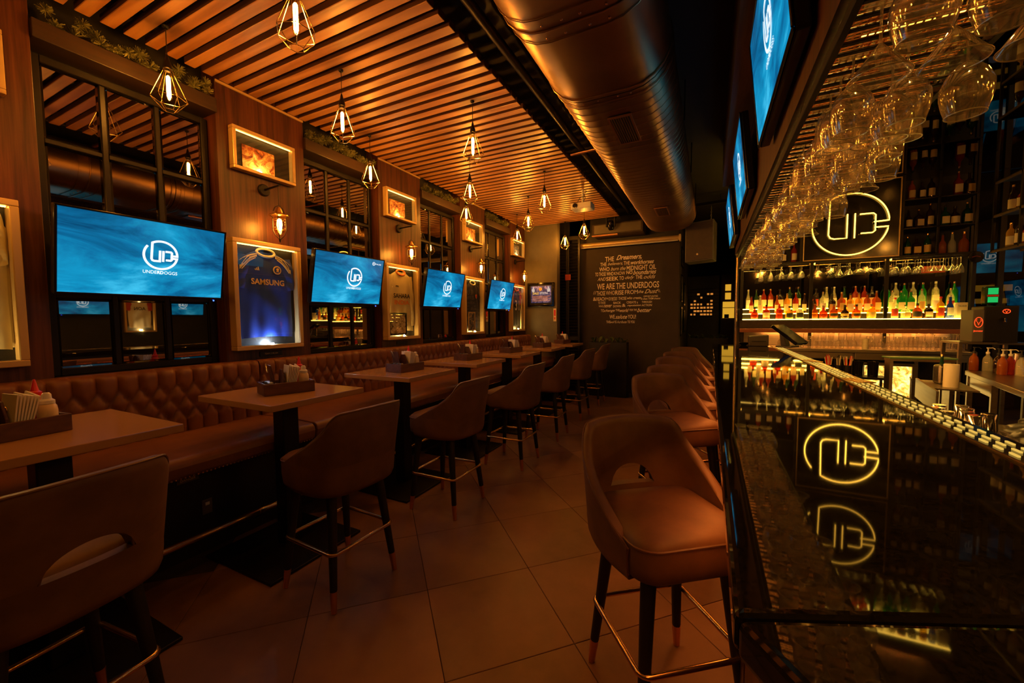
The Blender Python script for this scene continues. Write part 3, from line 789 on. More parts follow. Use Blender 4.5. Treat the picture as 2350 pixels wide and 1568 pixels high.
# lantern wall lights on brackets
def sconce():
    t = thing('wall_lantern', '', 'wall light', (0, 0, 0), group='lanterns between the frames')
    MB().lathe([(0.05, 0), (0.05, 0.012), (0.042, 0.02), (0.0, 0.022)], 20, cap=False).build('rose', 'black_metal', t, (0, 0, 0)).rotation_euler = (0, PI / 2, 0)
    MB().tube([(0.015, 0, 0.0), (0.20, 0.0, 0.01), (0.215, 0, 0.012)], [.009, .008, .011], 8).build('arm', 'black_metal', t)
    MB().tube([(0.195, 0, 0.0), (0.195, 0, -0.155)], 0.0025, 6).build('cord', 'black', t)
    c = (0.195, 0, 0)
    MB().tube([(0.195, -.05, -.21), (0.195, -.035, -.175), (0.195, 0, -.15), (0.195, .035, -.175), (0.195, .05, -.21)], .003, 6).build('bail', 'black_metal', t)
    MB().lathe([(0.012, -.17), (0.02, -.19), (0.03, -.215), (0.075, -.235), (0.078, -.243), (0.03, -.235), (.02, -.24)], 20, c, cap=False).build('hood', 'brass', t)
    MB().lathe([(0.022, -.235), (0.04, -.25), (0.045, -.29), (0.043, -.35), (0.03, -.385), (0.008, -.395)], 18, c, cap=False).build('glass_jar', 'bulb_glass', t)
    MB().lathe([(0.006, -.262), (0.017, -.275), (0.02, -.31), (0.016, -.345), (0.004, -.362)], 12, c).build('bulb', 'sconce_filament', t)
    for z, r in ((-.27, .048), (-.345, .046)):
        MB().tube([(c[0] + r * math.cos(a * PI / 10), r * math.sin(a * PI / 10), z) for a in range(20)], 0.0025, 6, closed=True).build('guard_ring', 'cage_metal', t)
    for q in range(4):
        a = PI / 4 + q * PI / 2
        MB().tube([(c[0] + r * math.cos(a), r * math.sin(a), z) for r, z in ((.07, -.24), (.05, -.25), (.05, -.36), (.035, -.40), (.004, -.435))], 0.003, 6).build('guard_bar', 'black_metal', t)
    MB().lathe([(.007, -.43), (.009, -.44), (.004, -.46)], 10, c).build('finial', 'black_metal', t)
    return t
sc0 = sconce()
for i, y in enumerate((0.50, 2.19, 3.85, 5.50, 7.14)):
    lab = 'wall lantern on a black bracket above the %s' % ['cream jersey', 'blue jersey', 'yellow jersey', 'navy jersey', 'numbered jersey'][i]
    if i == 0:
        sc0.location = (WX + 0.002, y, 2.645); sc0['label'] = lab
    else: dup(sc0, (WX + 0.002, y, 2.645), None, lab)
# ------------------------------------------------------------------ banquette
def banquette(y0, y1, idx):
    t = thing('banquette', 'brown quilted leather banquette, %s' % ['running past the first two tables', 'long middle section', 'last section by the plaster wall'][idx], 'banquette', (0, 0, 0), group='banquette sections')
    P, ZT, ZB, TOP, X0 = 0.1015, 1.095, 0.84, 1.205, -3.335
    g = 0.006
    ya, yb = y0 + g, y1 - g
    n = int((yb - ya) / 0.0127); nv = 36
    off = 0.937
    def dist(y, z):
        k = (y - off) / P
        if z >= ZT: return abs(k - round(k)) * P
        if z <= ZB - 0.0: return abs((k + .5) - round(k + .5)) * P if (round((ZT - ZB) / 0.085) % 2) else abs(k - round(k)) * P
        q = (ZT - z) / 0.17
        d1 = abs((k - q) - round(k - q)); d2 = abs((k + q) - round(k + q))
        return min(d1, d2) * P * 0.86
    def fn(u, v):
        y = ya + u * (yb - ya); z = 0.735 + v * (TOP - 0.735)
        d = min(1.0, dist(y, z) / 0.03)
        hgt = 0.030 * (1 - (1 - d) ** 2)
        e = min(1.0, (TOP - z) / 0.05)
        rnd_ = -0.045 * (1 - math.sqrt(max(0, 1 - (1 - e) ** 2)))
        ey = min(1.0, min(y - ya, yb - y) / 0.03)
        return (X0 + hgt + rnd_ - 0.03 * (1 - math.sqrt(max(0, 1 - (1 - ey) ** 2))), y, z)
    m = MB().grid(fn, n, nv)
    m.build('back_cushion', 'leather', t, angle=75)
    MB().box(-3.449, ya, 0.70, X0 - 0.031, yb, TOP - 0.002).build('back_frame', 'leather', t, bevel=0.01)
    # seat pad with rounded nose
    prof = [(-3.345, .62), (-2.70, .62), (-2.672, .64), (-2.66, .70), (-2.668, .73), (-2.695, .75), (-2.9, .757), (-3.345, .75)]
    m = MB().prism(prof, yb - ya, org=(0, ya, 0), ax=((1, 0, 0), (0, 0, 1), (0, 1, 0)))
    m.build('seat_cushion', 'leather', t, bevel=0.012, seg=3)
    MB().box(-3.30, ya + 0.02, 0.0, -2.98, yb - 0.02, 0.619).build('plinth', 'black', t, smooth=False)
    m = MB()
    y = ya + 0.02
    while y < yb - 0.01:
        m.lathe([(0.006, 0), (0.0045, 0.003), (0.0, 0.0042)], 6, (0, 0, 0), cap=False)
        for q in range(len(m.v) - 18, len(m.v)):
            vx, vy, vz = m.v[q]; m.v[q] = (-2.668 + vz, y + vx, 0.637 + vy)
        y += 0.022
    o = m.build('nail_heads', 'brass', t); o['kind'] = 'stuff'
for i, (a, b) in enumerate(((-0.9, 2.022), (2.022, 5.64), (5.64, 7.6))): banquette(a, b, i)
t = thing('foot_rail', 'long brass foot rail below the banquette', 'rail', (0, 0, 0))
MB().tube([(-2.80, -0.8, 0.2), (-2.80, 7.5, 0.2)], 0.022, 12).build('bar', 'brass', t)
for q in range(6):
    y = 0.25 + q * 1.42
    MB().tube([(-2.80, y, 0.18), (-2.86, y, 0.14), (-2.975, y, 0.12)], 0.012, 8).build('bracket', 'black_metal', t)
    MB().lathe([(.026, -.02), (.026, .02)], 12).build('clamp', 'brass', t, (-2.80, y, 0.2)).rotation_euler = (PI / 2, 0, 0)
o = thing('power_socket', 'small socket plate on the dark banquette base', 'socket', (-2.978, 1.42, 0.30))
MB().box(-0.001, -0.03, -0.05, 0.008, 0.03, 0.05).build('plate', 'grey_plastic', o, bevel=0.003)
MB().box(0.0085, -0.012, 0.01, 0.011, 0.012, 0.03).build('switch', 'white_plastic', o)
o = MB().box(-0.001, -0.06, -0.018, 0.006, 0.06, 0.018).build('danger_sticker', 'grey_plastic', None, (-2.978, 1.32, 0.52)); tag(o, 'small printed warning sticker on the dark banquette base', 'sticker')
link('lettering', text_mesh('DANGER', .085, .016, bold=.01), 'text_gold', o, (0.0068, 0, -0.008)).rotation_euler = (0, 0, PI / 2)

# ------------------------------------------------------------------ high tables
def table():
    t = thing('high_table', '', 'table', group='high tables along the banquette')
    MB().box(-0.375, -0.335, 1.012, 0.375, 0.335, 1.05).build('table_top', 'table_top', t, bevel=0.004)
    MB().box(-0.14, -0.14, 0.985, 0.14, 0.14, 1.011).build('top_plate', 'black_metal', t, bevel=0.003)
    m = MB().prism([(-.055, -.055), (.055, -.055), (.055, .055), (-.055, .055)], 0.965, org=(0, 0, 0.02), ax=((1, 0, 0), (0, 1, 0), (0, 0, 1)))
    m.build('column', 'black_metal', t, bevel=0.006)
    MB().box(-0.32, -0.36, 0.0005, 0.34, 0.30, 0.018).build('base_plate', 'black_metal', t, bevel=0.004)
    return t
TY = [0.64, 1.72, 2.87, 3.93, 5.03, 6.15, 7.22]
t0 = table()
for i, y in enumerate(TY):
    lab = 'bar-height table with a polished brown top, %s from the plaster end wall' % ORD[6 - i]
    if i == 0: t0.location = (-2.58, y, 0); t0['label'] = lab
    else: dup(t0, (-2.57, y, 0), None, lab)

# ------------------------------------------------------------------ upholstered bar stools (front is +y)
def stool(hole=True):
    t = thing('bar_stool', '', 'stool')
    # seat pad
    def ring(s, z): return [(x * s, y * s + 0.01, z) for x, y in rrect(0.232, 0.225, 0.085, 6)]
    m = MB(); rings = [(0.90, .622), (0.985, .640), (1.0, .68), (1.0, .735), (0.975, .762), (0.90, .778), (0.6, .788), (0.25, .79)]
    n = len(ring(1, 0)); vs_ = [p for s, z in rings for p in ring(s, z)]
    fs = [(j * n + i, j * n + (i + 1) % n, (j + 1) * n + (i + 1) % n, (j + 1) * n + i) for j in range(len(rings) - 1) for i in range(n)]
    fs += [tuple(range(n))[::-1], tuple(range((len(rings) - 1) * n, len(rings) * n))]
    m.add(vs_, fs); m.build('seat', 'velvet', t, angle=60)
    MB().tube(ring(1.0, .752), 0.005, 6, closed=True).build('seat_piping', 'piping_mat', t)
    # wrap-around back: plan curve parameter u in [-1,1], height field above a lower band
    NU = 64
    plan = catmull([(-.222, .15), (-.246, .03), (-.245, -.10), (-.215, -.20), (-.13, -.250), (0, -.262), (.13, -.250), (.215, -.20), (.245, -.10), (.246, .03), (.222, .15)], 8)
    L = [0]
    for a, b in zip(plan, plan[1:]): L.append(L[-1] + (b - a).length)
    def at(u):
        s = (u + 1) / 2 * L[-1]
        for i in range(len(L) - 1):
            if L[i + 1] >= s:
                f = (s - L[i]) / (L[i + 1] - L[i] + 1e-9); return plan[i].lerp(plan[i + 1], f)
        return plan[-1]
    def top(u):
        a = abs(u)
        if a < .30: return 1.072 - 0.012 * (a / .30) ** 2
        if a < .39: return 1.060 - 0.055 * ((a - .30) / .09) ** 1.7
        f = (a - .39) / .61
        return 1.005 - (1.005 - 0.735) * (f ** 0.70)
    UH = 0.175
    def low(u):
        a = abs(u) / UH
        return min(0.775, top(u) - 0.012) + (0.088 * math.sqrt(max(0, 1 - a * a)) if a < 1 and hole else 0)
    def pt(u, z):
        p = at(u); f = max(0, z - 0.72)
        out = Vector((p.x, p.y)); d = out.normalized()
        lean = 0.16 * f * max(0.0, -d.y) + 0.05 * f
        tuck = -0.10 * max(0, 0.70 - z)
        return Vector((p.x + d.x * (lean * .5 + tuck), p.y + d.y * (lean + tuck), z))
    def shell(zl, zh, name, nv):
        m = MB(); N = NU
        us = [-1 + 2 * i / N for i in range(N + 1)]
        vs_ = []
        for side in (0, 1):
            for j in range(nv + 1):
                for u in us:
                    a, b = zl(u), max(zh(u), zl(u) + 0.004)
                    z = a + (b - a) * j / nv
                    p = pt(u, z)
                    e = 1e-3
                    q = pt(min(1, u + e), z) - pt(max(-1, u - e), z)
                    nrm = Vector((q.y, -q.x, 0)).normalized()
                    if nrm.dot(Vector((p.x, p.y, 0))) < 0: nrm = -nrm
                    th = 0.021 if (j > 0 or name == 'backrest') and (j < nv or name == 'back_band') else 0.013
                    vs_.append(p + nrm * (th if side == 0 else -th))
        w = N + 1; o = (nv + 1) * w; fs = []
        for j in range(nv):
            for i in range(N):
                fs.append((j * w + i, j * w + i + 1, (j + 1) * w + i + 1, (j + 1) * w + i))
                fs.append((o + j * w + i, o + (j + 1) * w + i, o + (j + 1) * w + i + 1, o + j * w + i + 1))
        for i in range(N):
            fs.append((i, o + i, o + i + 1, i + 1)); a = nv * w
            fs.append((a + i, a + i + 1, o + a + i + 1, o + a + i))
        for j in range(nv):
            fs.append((j * w, (j + 1) * w, o + (j + 1) * w, o + j * w))
            fs.append((j * w + N, o + j * w + N, o + (j + 1) * w + N, (j + 1) * w + N))
        m.add(vs_, fs)
        return m.build(name, 'velvet', t, angle=70)
    shell(low, top, 'backrest', 14)
    shell(lambda u: 0.615, lambda u: min(0.7765, top(u) - 0.0105), 'back_band', 6)
    def edge(u, z, s=1):
        p = pt(u, z); d = Vector((p.x, p.y, 0)).normalized(); return p + d * 0.016 * s
    MB().tube([edge(-1 + 2 * i / 80, top(-1 + 2 * i / 80) - .002) for i in range(81)], 0.0045, 6).build('back_piping', 'piping_mat', t)
    if hole: MB().tube([edge(-UH + 2 * UH * i / 30, low(-UH + 2 * UH * i / 30)) for i in range(31)], 0.004, 6).build('opening_piping', 'piping_mat', t)
    for sx in (-1, 1):
        for sy in (-1, 1):
            tp = Vector((sx * 0.155, sy * 0.15 + 0.005, 0.64)); bt = Vector((sx * 0.212, sy * 0.212, 0.0))
            mid = bt.lerp(tp, 0.17)
            lg = MB().tube([mid, tp], [0.0185, 0.028], 12).build('leg', 'black', t)
            MB().tube([bt + Vector((0, 0, 0.001)), mid], [0.0145, 0.019], 12).build('leg_tip', 'copper', lg)
    MB().tube([(x, y, 0.30) for x, y in rrect(0.208, 0.208, 0.035, 4)], 0.0105, 10, closed=True).build('foot_ring', 'brass', t)
    MB().box(-0.15, -0.15, 0.602, 0.15, 0.15, 0.621).build('base_board', 'black', t)
    return t
st0 = stool()
st1 = stool(False)
TS = [(-2.0, 0.465, 96), (-1.93, 1.60, 87), (-1.925, 2.67, 90), (-1.88, 3.79, 90), (-1.885, 4.83, 92), (-1.90, 5.94, 88), (-1.925, 7.08, 90)]
for i, (x, y, a) in enumerate(TS):
    lab = 'brown bucket stool at the bar-height table %s from the plaster end wall' % ORD[6 - i]
    if i == 0:
        st0.location = (x, y, 0); st0.rotation_euler = (0, 0, math.radians(a)); tag(st0, lab, None, 'stools at the tables')
    elif i == 1:
        st1.location = (x, y, 0); st1.rotation_euler = (0, 0, math.radians(a)); tag(st1, lab, None, 'stools at the tables')
    else: dup(st1, (x, y, 0), math.radians(a), lab)
BS = [(-0.148, 1.641, 218), (-0.20, 3.19, 218), (-0.185, 3.86, 214), (-0.20, 4.77, 219), (-0.20, 5.57, 217), (-0.17, 6.45, 219)]
for i, (x, y, a) in enumerate(BS):
    dup(st0, (x, y, 0), math.radians(a), 'brown bucket stool drawn up to the black bar counter, %s from the till' % ORD[5 - i], 'stools along the bar')

# ------------------------------------------------------------------ table caddies and what stands in them
def lathe_obj(name, prof, mat, n=16, parent=None, loc=None, cap=True):
    return MB().lathe(prof, n, cap=cap).build(name, mat, parent, loc)
def caddy(x, y, a, z=1.0505):
    t = thing('condiment_caddy', '', 'caddy', (x, y, z), a, 'condiment caddies')
    for x0, y0, x1, y1 in ((-.15, -.10, .15, -.088), (-.15, .088, .15, .10), (-.15, -.088, -.138, .088), (.138, -.088, .15, .088)):
        MB().box(x0, y0, 0, x1, y1, .075).build('side_board', 'tray_wood', t, bevel=0.002, seg=1)
    MB().box(-.138, -.088, 0.0, .138, .088, .008).build('base_board', 'tray_wood', t)
    m = MB().prism([(-.06, .008), (.06, .008), (.06, .085), (.025, .155), (-.025, .155), (-.06, .085)], .01, org=(-0.03, 0, 0), ax=((0, 1, 0), (0, 0, 1), (1, 0, 0)))
    p = m.build('divider_panel', 'tray_wood', t, bevel=0.002, seg=1)
    MB().tube([(-.0205 + .012, math.cos(q) * .014, .115 + math.sin(q) * .014) for q in [k_ * PI / 6 for k_ in range(12)]], .002, 5, closed=True).build('grip_hole', 'brass', p)
    return t
cad0 = caddy(0, 0, 0)
nap0 = thing('napkin_stack', '', 'napkins', group='paper napkins in the caddies')
for q in range(7):
    m = MB().prism([(-.042, 0), (.042, 0), (.05, .125 - .004 * (q % 3)), (-.05, .125 - .002 * q)], .004, org=(0, 0, 0), ax=((0, 1, 0), (0.10 + q * .02, 0, 1), (1, 0, 0)))
    m.build('napkin', 'white_paper', nap0, (q * .0055 - .02, 0, .009), smooth=False)
ket0 = thing('ketchup_bottle', '', 'bottle', group='red sauce bottles in the caddies')
lathe_obj('body', [(.024, 0), (.027, .004), (.027, .075), (.024, .095), (.016, .105)], 'red_plastic', 18, ket0)
lathe_obj('cap', [(.019, .106), (.019, .120), (.012, .124), (.008, .14), (.004, .158), (.003, .162)], 'red_plastic', 14, ket0)
mus0 = thing('sauce_bottle', '', 'bottle', group='cream sauce bottles in the caddies')
lathe_obj('body', [(.024, 0), (.027, .004), (.028, .065), (.026, .08), (.021, .088)], 'cream_plastic', 18, mus0)
lathe_obj('cap', [(.022, .089), (.022, .100), (.014, .106), (.013, .12), (.008, .126)], 'white_plastic', 14, mus0)
jar0 = thing('spice_jar', '', 'jar', group='small spice jars in the caddies')
lathe_obj('jar', [(.016, 0), (.018, .003), (.018, .05), (.015, .056)], 'liquor_gold', 14, jar0)
lathe_obj('lid', [(.0165, .0565), (.0165, .07), (.014, .072)], 'steel', 14, jar0)
car0 = thing('menu_card', '', 'menu card', group='menu cards in the caddies')
MB().prism([(-.035, 0), (.035, 0), (.035, .14), (-.035, .14)], .006, ax=((0, 1, 0), (-0.18, 0, 1), (1, 0, 0))).build('board', 'tray_wood', car0, bevel=0.001, seg=1)
MB().tube([(-.03, 0, .10), (-.035, .012, .13), (-.032, .03, .145), (-.02, .045, .13)], .0035, 6).build('clip', 'steel', car0)
nap0.scale = (1.35, 1.2, 1.35); ket0.scale = (1.15, 1.15, 1.35); mus0.scale = (1.15, 1.15, 1.3); car0.scale = (1.2, 1.2, 1.25)
proto_used = set()
def put(root, x, y, z, a, lab):
    if root.name not in proto_used:
        proto_used.add(root.name); root.location = (x, y, z); root.rotation_euler = (0, 0, a); root['label'] = lab; return root
    return dup(root, (x, y, z), a, lab)
CAD = [(-2.62, 0.545, math.radians(97)), (-2.545, 1.715, math.radians(70)), (-2.56, 2.905, math.radians(86)), (-2.57, 4.02, math.radians(84)), (-2.55, 5.12, math.radians(80)), (-2.53, 6.26, math.radians(83)), (-2.53, 7.30, math.radians(82))]
for i, (x, y, a) in enumerate(CAD):
    w = 'on the table %s from the plaster end wall' % ORD[6 - i]
    def loc(lx, ly): return (x + lx * math.cos(a) - ly * math.sin(a), y + lx * math.sin(a) + ly * math.cos(a))
    z = 1.0505
    put(cad0, x, y, z, a, 'wooden condiment caddy ' + w)
    zz = z + .0085
    put(nap0, *loc(.012, -.015), zz - .008, a, 'white paper napkins standing in the caddy ' + w)
    put(ket0, *loc(.098, .050), zz, a, 'red squeeze bottle in the caddy ' + w)
    put(mus0, *loc(.098, -.040), zz, a, 'cream squeeze bottle in the caddy ' + w)
    if i != 0: put(car0, *loc(-.060, .040), zz + .0, a, 'clipped menu board in the caddy ' + w)
    for q in range(3): put(jar0, *loc(-.105 + (q % 2) * .004, -.06 + q * .042), zz, a, 'small lidded spice jars in the caddy ' + w)
    if i == 0:
        b = thing('pepper_mill', 'dark square bottle in the caddy nearest the cream jersey', 'bottle', (*loc(-.06, .03), zz), a)
        MB().box(-.02, -.02, 0, .02, .02, .10).build('body', 'liquor_dark_liquor', b, bevel=0.004)
        MB().box(-.016, -.016, .1005, .016, .016, .125).build('cap', 'black', b, bevel=0.003)

# ------------------------------------------------------------------ caged pendant lamps
def pendant():
    t = thing('pendant_lamp', '', 'pendant lamp')
    # origin: bulb centre; ceiling slats are 0.375 above
    R, zt, zw, zb_, Rb = 0.094, 0.115, -0.075, -0.145, 0.035
    for q in range(6):
        a, a2 = q * PI / 3, (q + 1) * PI / 3
        top = Vector((.018 * math.cos(a), .018 * math.sin(a), zt))
        mid = Vector((R * math.cos(a), R * math.sin(a), zw))
        m2 = Vector((R * math.cos(a2), R * math.sin(a2), zw))
        bot = Vector((Rb * math.cos(a), Rb * math.sin(a), zb_)); b2 = Vector((Rb * math.cos(a2), Rb * math.sin(a2), zb_))
        b3 = Vector((Rb * math.cos((a + a2) / 2), Rb * math.sin((a + a2) / 2), zb_))
        MB().tube([top, mid], .0019, 6).build('cage_wire', 'cage_metal', t)
        MB().tube([mid, m2], .0019, 6).build('cage_wire', 'cage_metal', t)
        MB().tube([mid, bot], .0019, 6).build('cage_wire', 'cage_metal', t)
        MB().tube([bot, b2], .0019, 6).build('cage_wire', 'cage_metal', t)
    MB().lathe([(0.005, .20), (.009, .185), (.012, .165), (.022, .14), (.024, .112), (.018, .108), (.016, .095)], 16).build('socket', 'socket', t)
    MB().lathe([(.012, .092), (.016, .08), (.0175, .06), (.0175, -.06), (.012, -.078), (.003, -.085)], 14, cap=False).build('bulb_glass', 'bulb_glass', t)
    MB().lathe([(.005, .070), (.011, .06), (.011, -.057), (.005, -.068)], 10).build('filament', 'filament', t)
    MB().tube([(0, 0, .198), (0.001, 0, .34), (0, 0, .372)], .0026, 6).build('cord', 'black', t)
    MB().lathe([(.0, .358), (.012, .36), (.017, .366), (.018, .375)], 16, cap=False).build('ceiling_rose', 'black_metal', t)
    return t
pd0 = pendant()
PZ = 3.018
rows = {'nearest the jersey wall': [(-3.115, 1.395), (-3.12, 3.09), (-3.115, 4.87), (-3.115, 6.54)],
        'over the stools': [(-2.52, 0.45), (-2.50, 2.21), (-2.53, 4.04), (-2.52, 5.69), (-2.545, 7.50)],
        'added over bartender aisle': [(1.55, -0.6), (1.55, 0.5), (1.55, 1.6), (1.55, 2.7)],  # unseen row, added to put glints on the rack glasses
        'added over opposite seats': [(3.4, -1.2), (3.4, 0.6), (3.4, 2.4), (3.4, 4.2), (4.5, -0.3), (4.5, 1.5), (4.5, 3.3), (4.5, 5.0)],  # unseen row, added to brighten the glasses and bar area
        'beside the metal duct': [(-1.855, -0.3), (-1.855, 1.375), (-1.855, 3.02), (-1.91, 4.82), (-1.94, 6.72)]}
first = True
for nm, L_ in rows.items():
    for i, (x, y) in enumerate(L_):
        lab = 'wire cage pendant lamp, %s from the end wall, in the row %s' % (ORD[len(L_) - 1 - i], nm)
        a = random.uniform(0, 1.0)
        if first: pd0.location = (x, y, PZ); pd0.rotation_euler = (0, 0, a); tag(pd0, lab, None, 'pendants ' + nm); first = False
        else: dup(pd0, (x, y, PZ), a, lab, 'pendants ' + nm)

# ------------------------------------------------------------------ ventilation duct
def flat_oval(hw, r, n=10):
    out = []
    for i in range(n + 1):
        a = -PI / 2 + PI * i / n; out.append((hw - r + r * math.cos(a), r * math.sin(a)))
    for i in range(n + 1):
        a = PI / 2 + PI * i / n; out.append((-hw + r + r * math.cos(a), r * math.sin(a)))
    return out
DX, DZ, DHW, DR = -0.635, 3.25, 0.40, 0.25
t = thing('ventilation_duct', 'large copper-toned flat oval ventilation duct along the ceiling', 'duct', (DX, 0, DZ))
def duct_seg(y0, y1, ribs, name):
    m = MB(); pr_ = []
    if ribs:
        y = y0
        while y < y1 - .05:
            pr_ += [(y, 0), (y + .088, 0), (y + .0905, .0035), (y + .0945, .0035), (y + .097, 0)]; y += .10
        pr_.append((y1, 0))
    else: pr_ = [(y0, 0), (y1, 0)]
    base = flat_oval(DHW, DR); n = len(base); vs_ = []
    for y, e in pr_:
        for x, z in flat_oval(DHW + e, DR + e): vs_.append((x, y, z))
    fs = [(j * n + i, j * n + (i + 1) % n, (j + 1) * n + (i + 1) % n, (j + 1) * n + i) for j in range(len(pr_) - 1) for i in range(n)]
    fs += [tuple(range(n))[::-1], tuple(range((len(pr_) - 1) * n, len(pr_) * n))]
    m.add(vs_, fs); m.build(name, 'duct_metal', t, angle=35)
duct_seg(-2.4, 1.99, False, 'duct_section'); duct_seg(2.0, 2.74, False, 'duct_section'); duct_seg(2.75, 7.35, True, 'ribbed_section')
for y in (0.6, 1.9, 1.99, 2.08, 2.70, 2.80):
    MB().tube([(x, y, z) for x, z in flat_oval(DHW + .004, DR + .004)], .006 if y in (1.99, 2.70) else .003, 6, closed=True).build('seam_band', 'duct_metal', t)
rv = MB().lathe([(.007, 0), (.006, -.003), (.002, -.005)], 8).mesh('rivet'); rv.materials.append(M['copper'])
for y in (1.945, 2.04, 2.76):
    for x in (-.17, -.06, .06, .16):
        o = bpy.data.objects.new('rivet', rv); C.objects.link(o); o.parent = t; o.location = (x + random.uniform(-.02, .02), y + .01, -DR)
for y0, y1 in ((3.02, 3.50), (5.72, 6.18)):
    g = thing('duct_grille', 'slatted air grille under the duct, %s' % ('beside its plain section' if y0 < 4 else 'beside its open end'), 'grille', (DX + 0.02, (y0 + y1) / 2, DZ - DR - .0125), group='air grilles under the duct')
    h = (y1 - y0) / 2
    for x0, ya, x1, yb in ((-.085, -h, .085, -h + .015), (-.085, h - .015, .085, h), (-.085, -h + .015, -.07, h - .015), (.07, -h + .015, .085, h - .015)):
        MB().box(x0, ya, -.006, x1, yb, .006).build('grille_frame', 'copper', g)
    MB().box(-.07, -h + .015, .002, .07, h - .015, .006).build('backing', 'black', g)
    for q in range(8): MB().box(-.063 + q * .0165, -h + .015, -.006, -.059 + q * .0165, h - .015, .001).build('louvre', 'copper', g)
for y in (0.2, 3.9, 5.3, 6.9):
    for s in (-1, 1): MB().tube([(s * 0.405, y, 0.0), (s * 0.405, y, 0.345)], .006, 6).build('hanger_rod', 'black_metal', t)
# pipework in the dark gap
o = MB().tube([(-1.38, -2.3, 3.50), (-1.38, 7.9, 3.50)], .035, 10).build('sprinkler_pipe', 'black_metal'); tag(o, 'dark service pipe running beside the slatted ceiling', 'pipe')
o = MB().tube([(-1.20, -2.3, 3.53), (-1.20, 7.9, 3.53)], .02, 10).build('conduit', 'dark_paint'); tag(o, 'thin dark conduit between the duct and the slats', 'pipe')
for i, y in enumerate((2.02, 4.6)):
    o = MB().tube([(-1.49, y, 3.44), (-1.045, y - .03, 3.44)], .017, 10).build('cross_pipe', 'copper'); tag(o, 'short copper pipe crossing to the duct %s' % ['near its plain section', 'over its ribbed section'][i], 'pipe')

# projector hanging from the slats
t = thing('projector', 'white ceiling projector hanging from the slats', 'projector', (-1.69, 5.78, 3.15))
MB().box(-.15, -.11, -.045, .15, .11, .045).build('body', 'white_plastic', t, bevel=.015)
MB().lathe([(.035, 0), (.035, .02), (.026, .022)], 16).build('lens', 'black_gloss', t, (-.08, -.108, 0)).rotation_euler = (PI / 2, 0, 0)
MB().box(-.05, -.04, .046, .05, .04, .06).build('mount_plate', 'white_plastic', t)
MB().tube([(0, 0, .06), (0, 0, .245)], .018, 10).build('drop_tube', 'white_plastic', t)
MB().tube(catmull([(.03, -.08, .05), (.06, -.07, .12), (.02, -.02, .17), (.05, .02, .22), (.02, .03, .244)], 6), .004, 6).build('cable', 'black', t)
MB().tube(catmull([(-.06, -.08, .05), (-.02, -.06, .12), (.03, -.03, .15), (-.02, .02, .244)], 6), .004, 6).build('cable', 'black', t)
# moving-head stage light and air unit in front of the back wall
t = thing('stage_light', 'black moving-head light above the lettered wall', 'stage light', (-1.70, 7.66, 3.345))
MB().box(-.09, -.09, .06, .09, .09, .24).build('base_box', 'black', t, bevel=.01)
for s in (-1, 1): MB().box(s * .075 - .012, -.03, -.10, s * .075 + .012, .03, .06).build('yoke_arm', 'black', t, bevel=.004)
MB().lathe([(.045, -.10), (.06, -.06), (.06, .04), (.04, .07)], 18).build('lamp_head', 'black_gloss', t, (0, 0, -.06)).rotation_euler = (.5, 0, 0)
t = thing('air_unit', 'dark air conditioning cassette high above the lettered wall', 'air conditioner', (-1.62, 8.04, 3.14))
MB().box(-.48, -.20, 0, .48, .22, .22).build('casing', 'dark_wood', t, bevel=.01)
MB().box(-.44, -.205, .03, .44, -.2005, .19).build('front_panel', 'plaster', t)
MB().box(-.48, -.24, -.02, .02, -.16, -.001).build('drip_flap', 'copper', t, bevel=.004)

# loudspeaker on chains
t = thing('loudspeaker', 'large black loudspeaker hung from chains beside the duct', 'speaker', (-0.155, 7.62, 2.46), math.radians(-8))
t.scale = (1.15, 1.1, 1.13)
MB().prism([(-.19, 0), (.19, 0.02), (.19, .60), (-.19, .58)], .34, org=(0, -.17, 0)).build('cabinet', 'grey_plastic', t, bevel=.012)
MB().prism([(-.175, .02), (.175, .04), (.175, .58), (-.175, .56)], .012, org=(0, -.183, 0)).build('front_cloth', 'dark_wood', t)
MB().lathe([(.014, 0), (.014, .004)], 12).build('badge', 'cream_plastic', t, (-.02, -.184, .11)).rotation_euler = (PI / 2, 0, 0)
for s in (-1, 1):
    for q in range(9):
        c = Vector((s * .13, 0, .605 + q * .027))
        MB().tube([c + Vector((math.cos(w) * .007 if q % 2 else 0, 0 if q % 2 else math.cos(w) * .007, math.sin(w) * .016)) for w in [k_ * PI / 5 for k_ in range(10)]], .0022, 5, closed=True).build('chain_link', 'steel', t)
MB().box(-.3, -.02, .85, .35, .02, .89).build('hanging_bar', 'black_metal', t)
for s in (-.2, .25): MB().tube([(s, 0, .89), (s, 0, .985)], .006, 6).build('rod', 'black_metal', t)

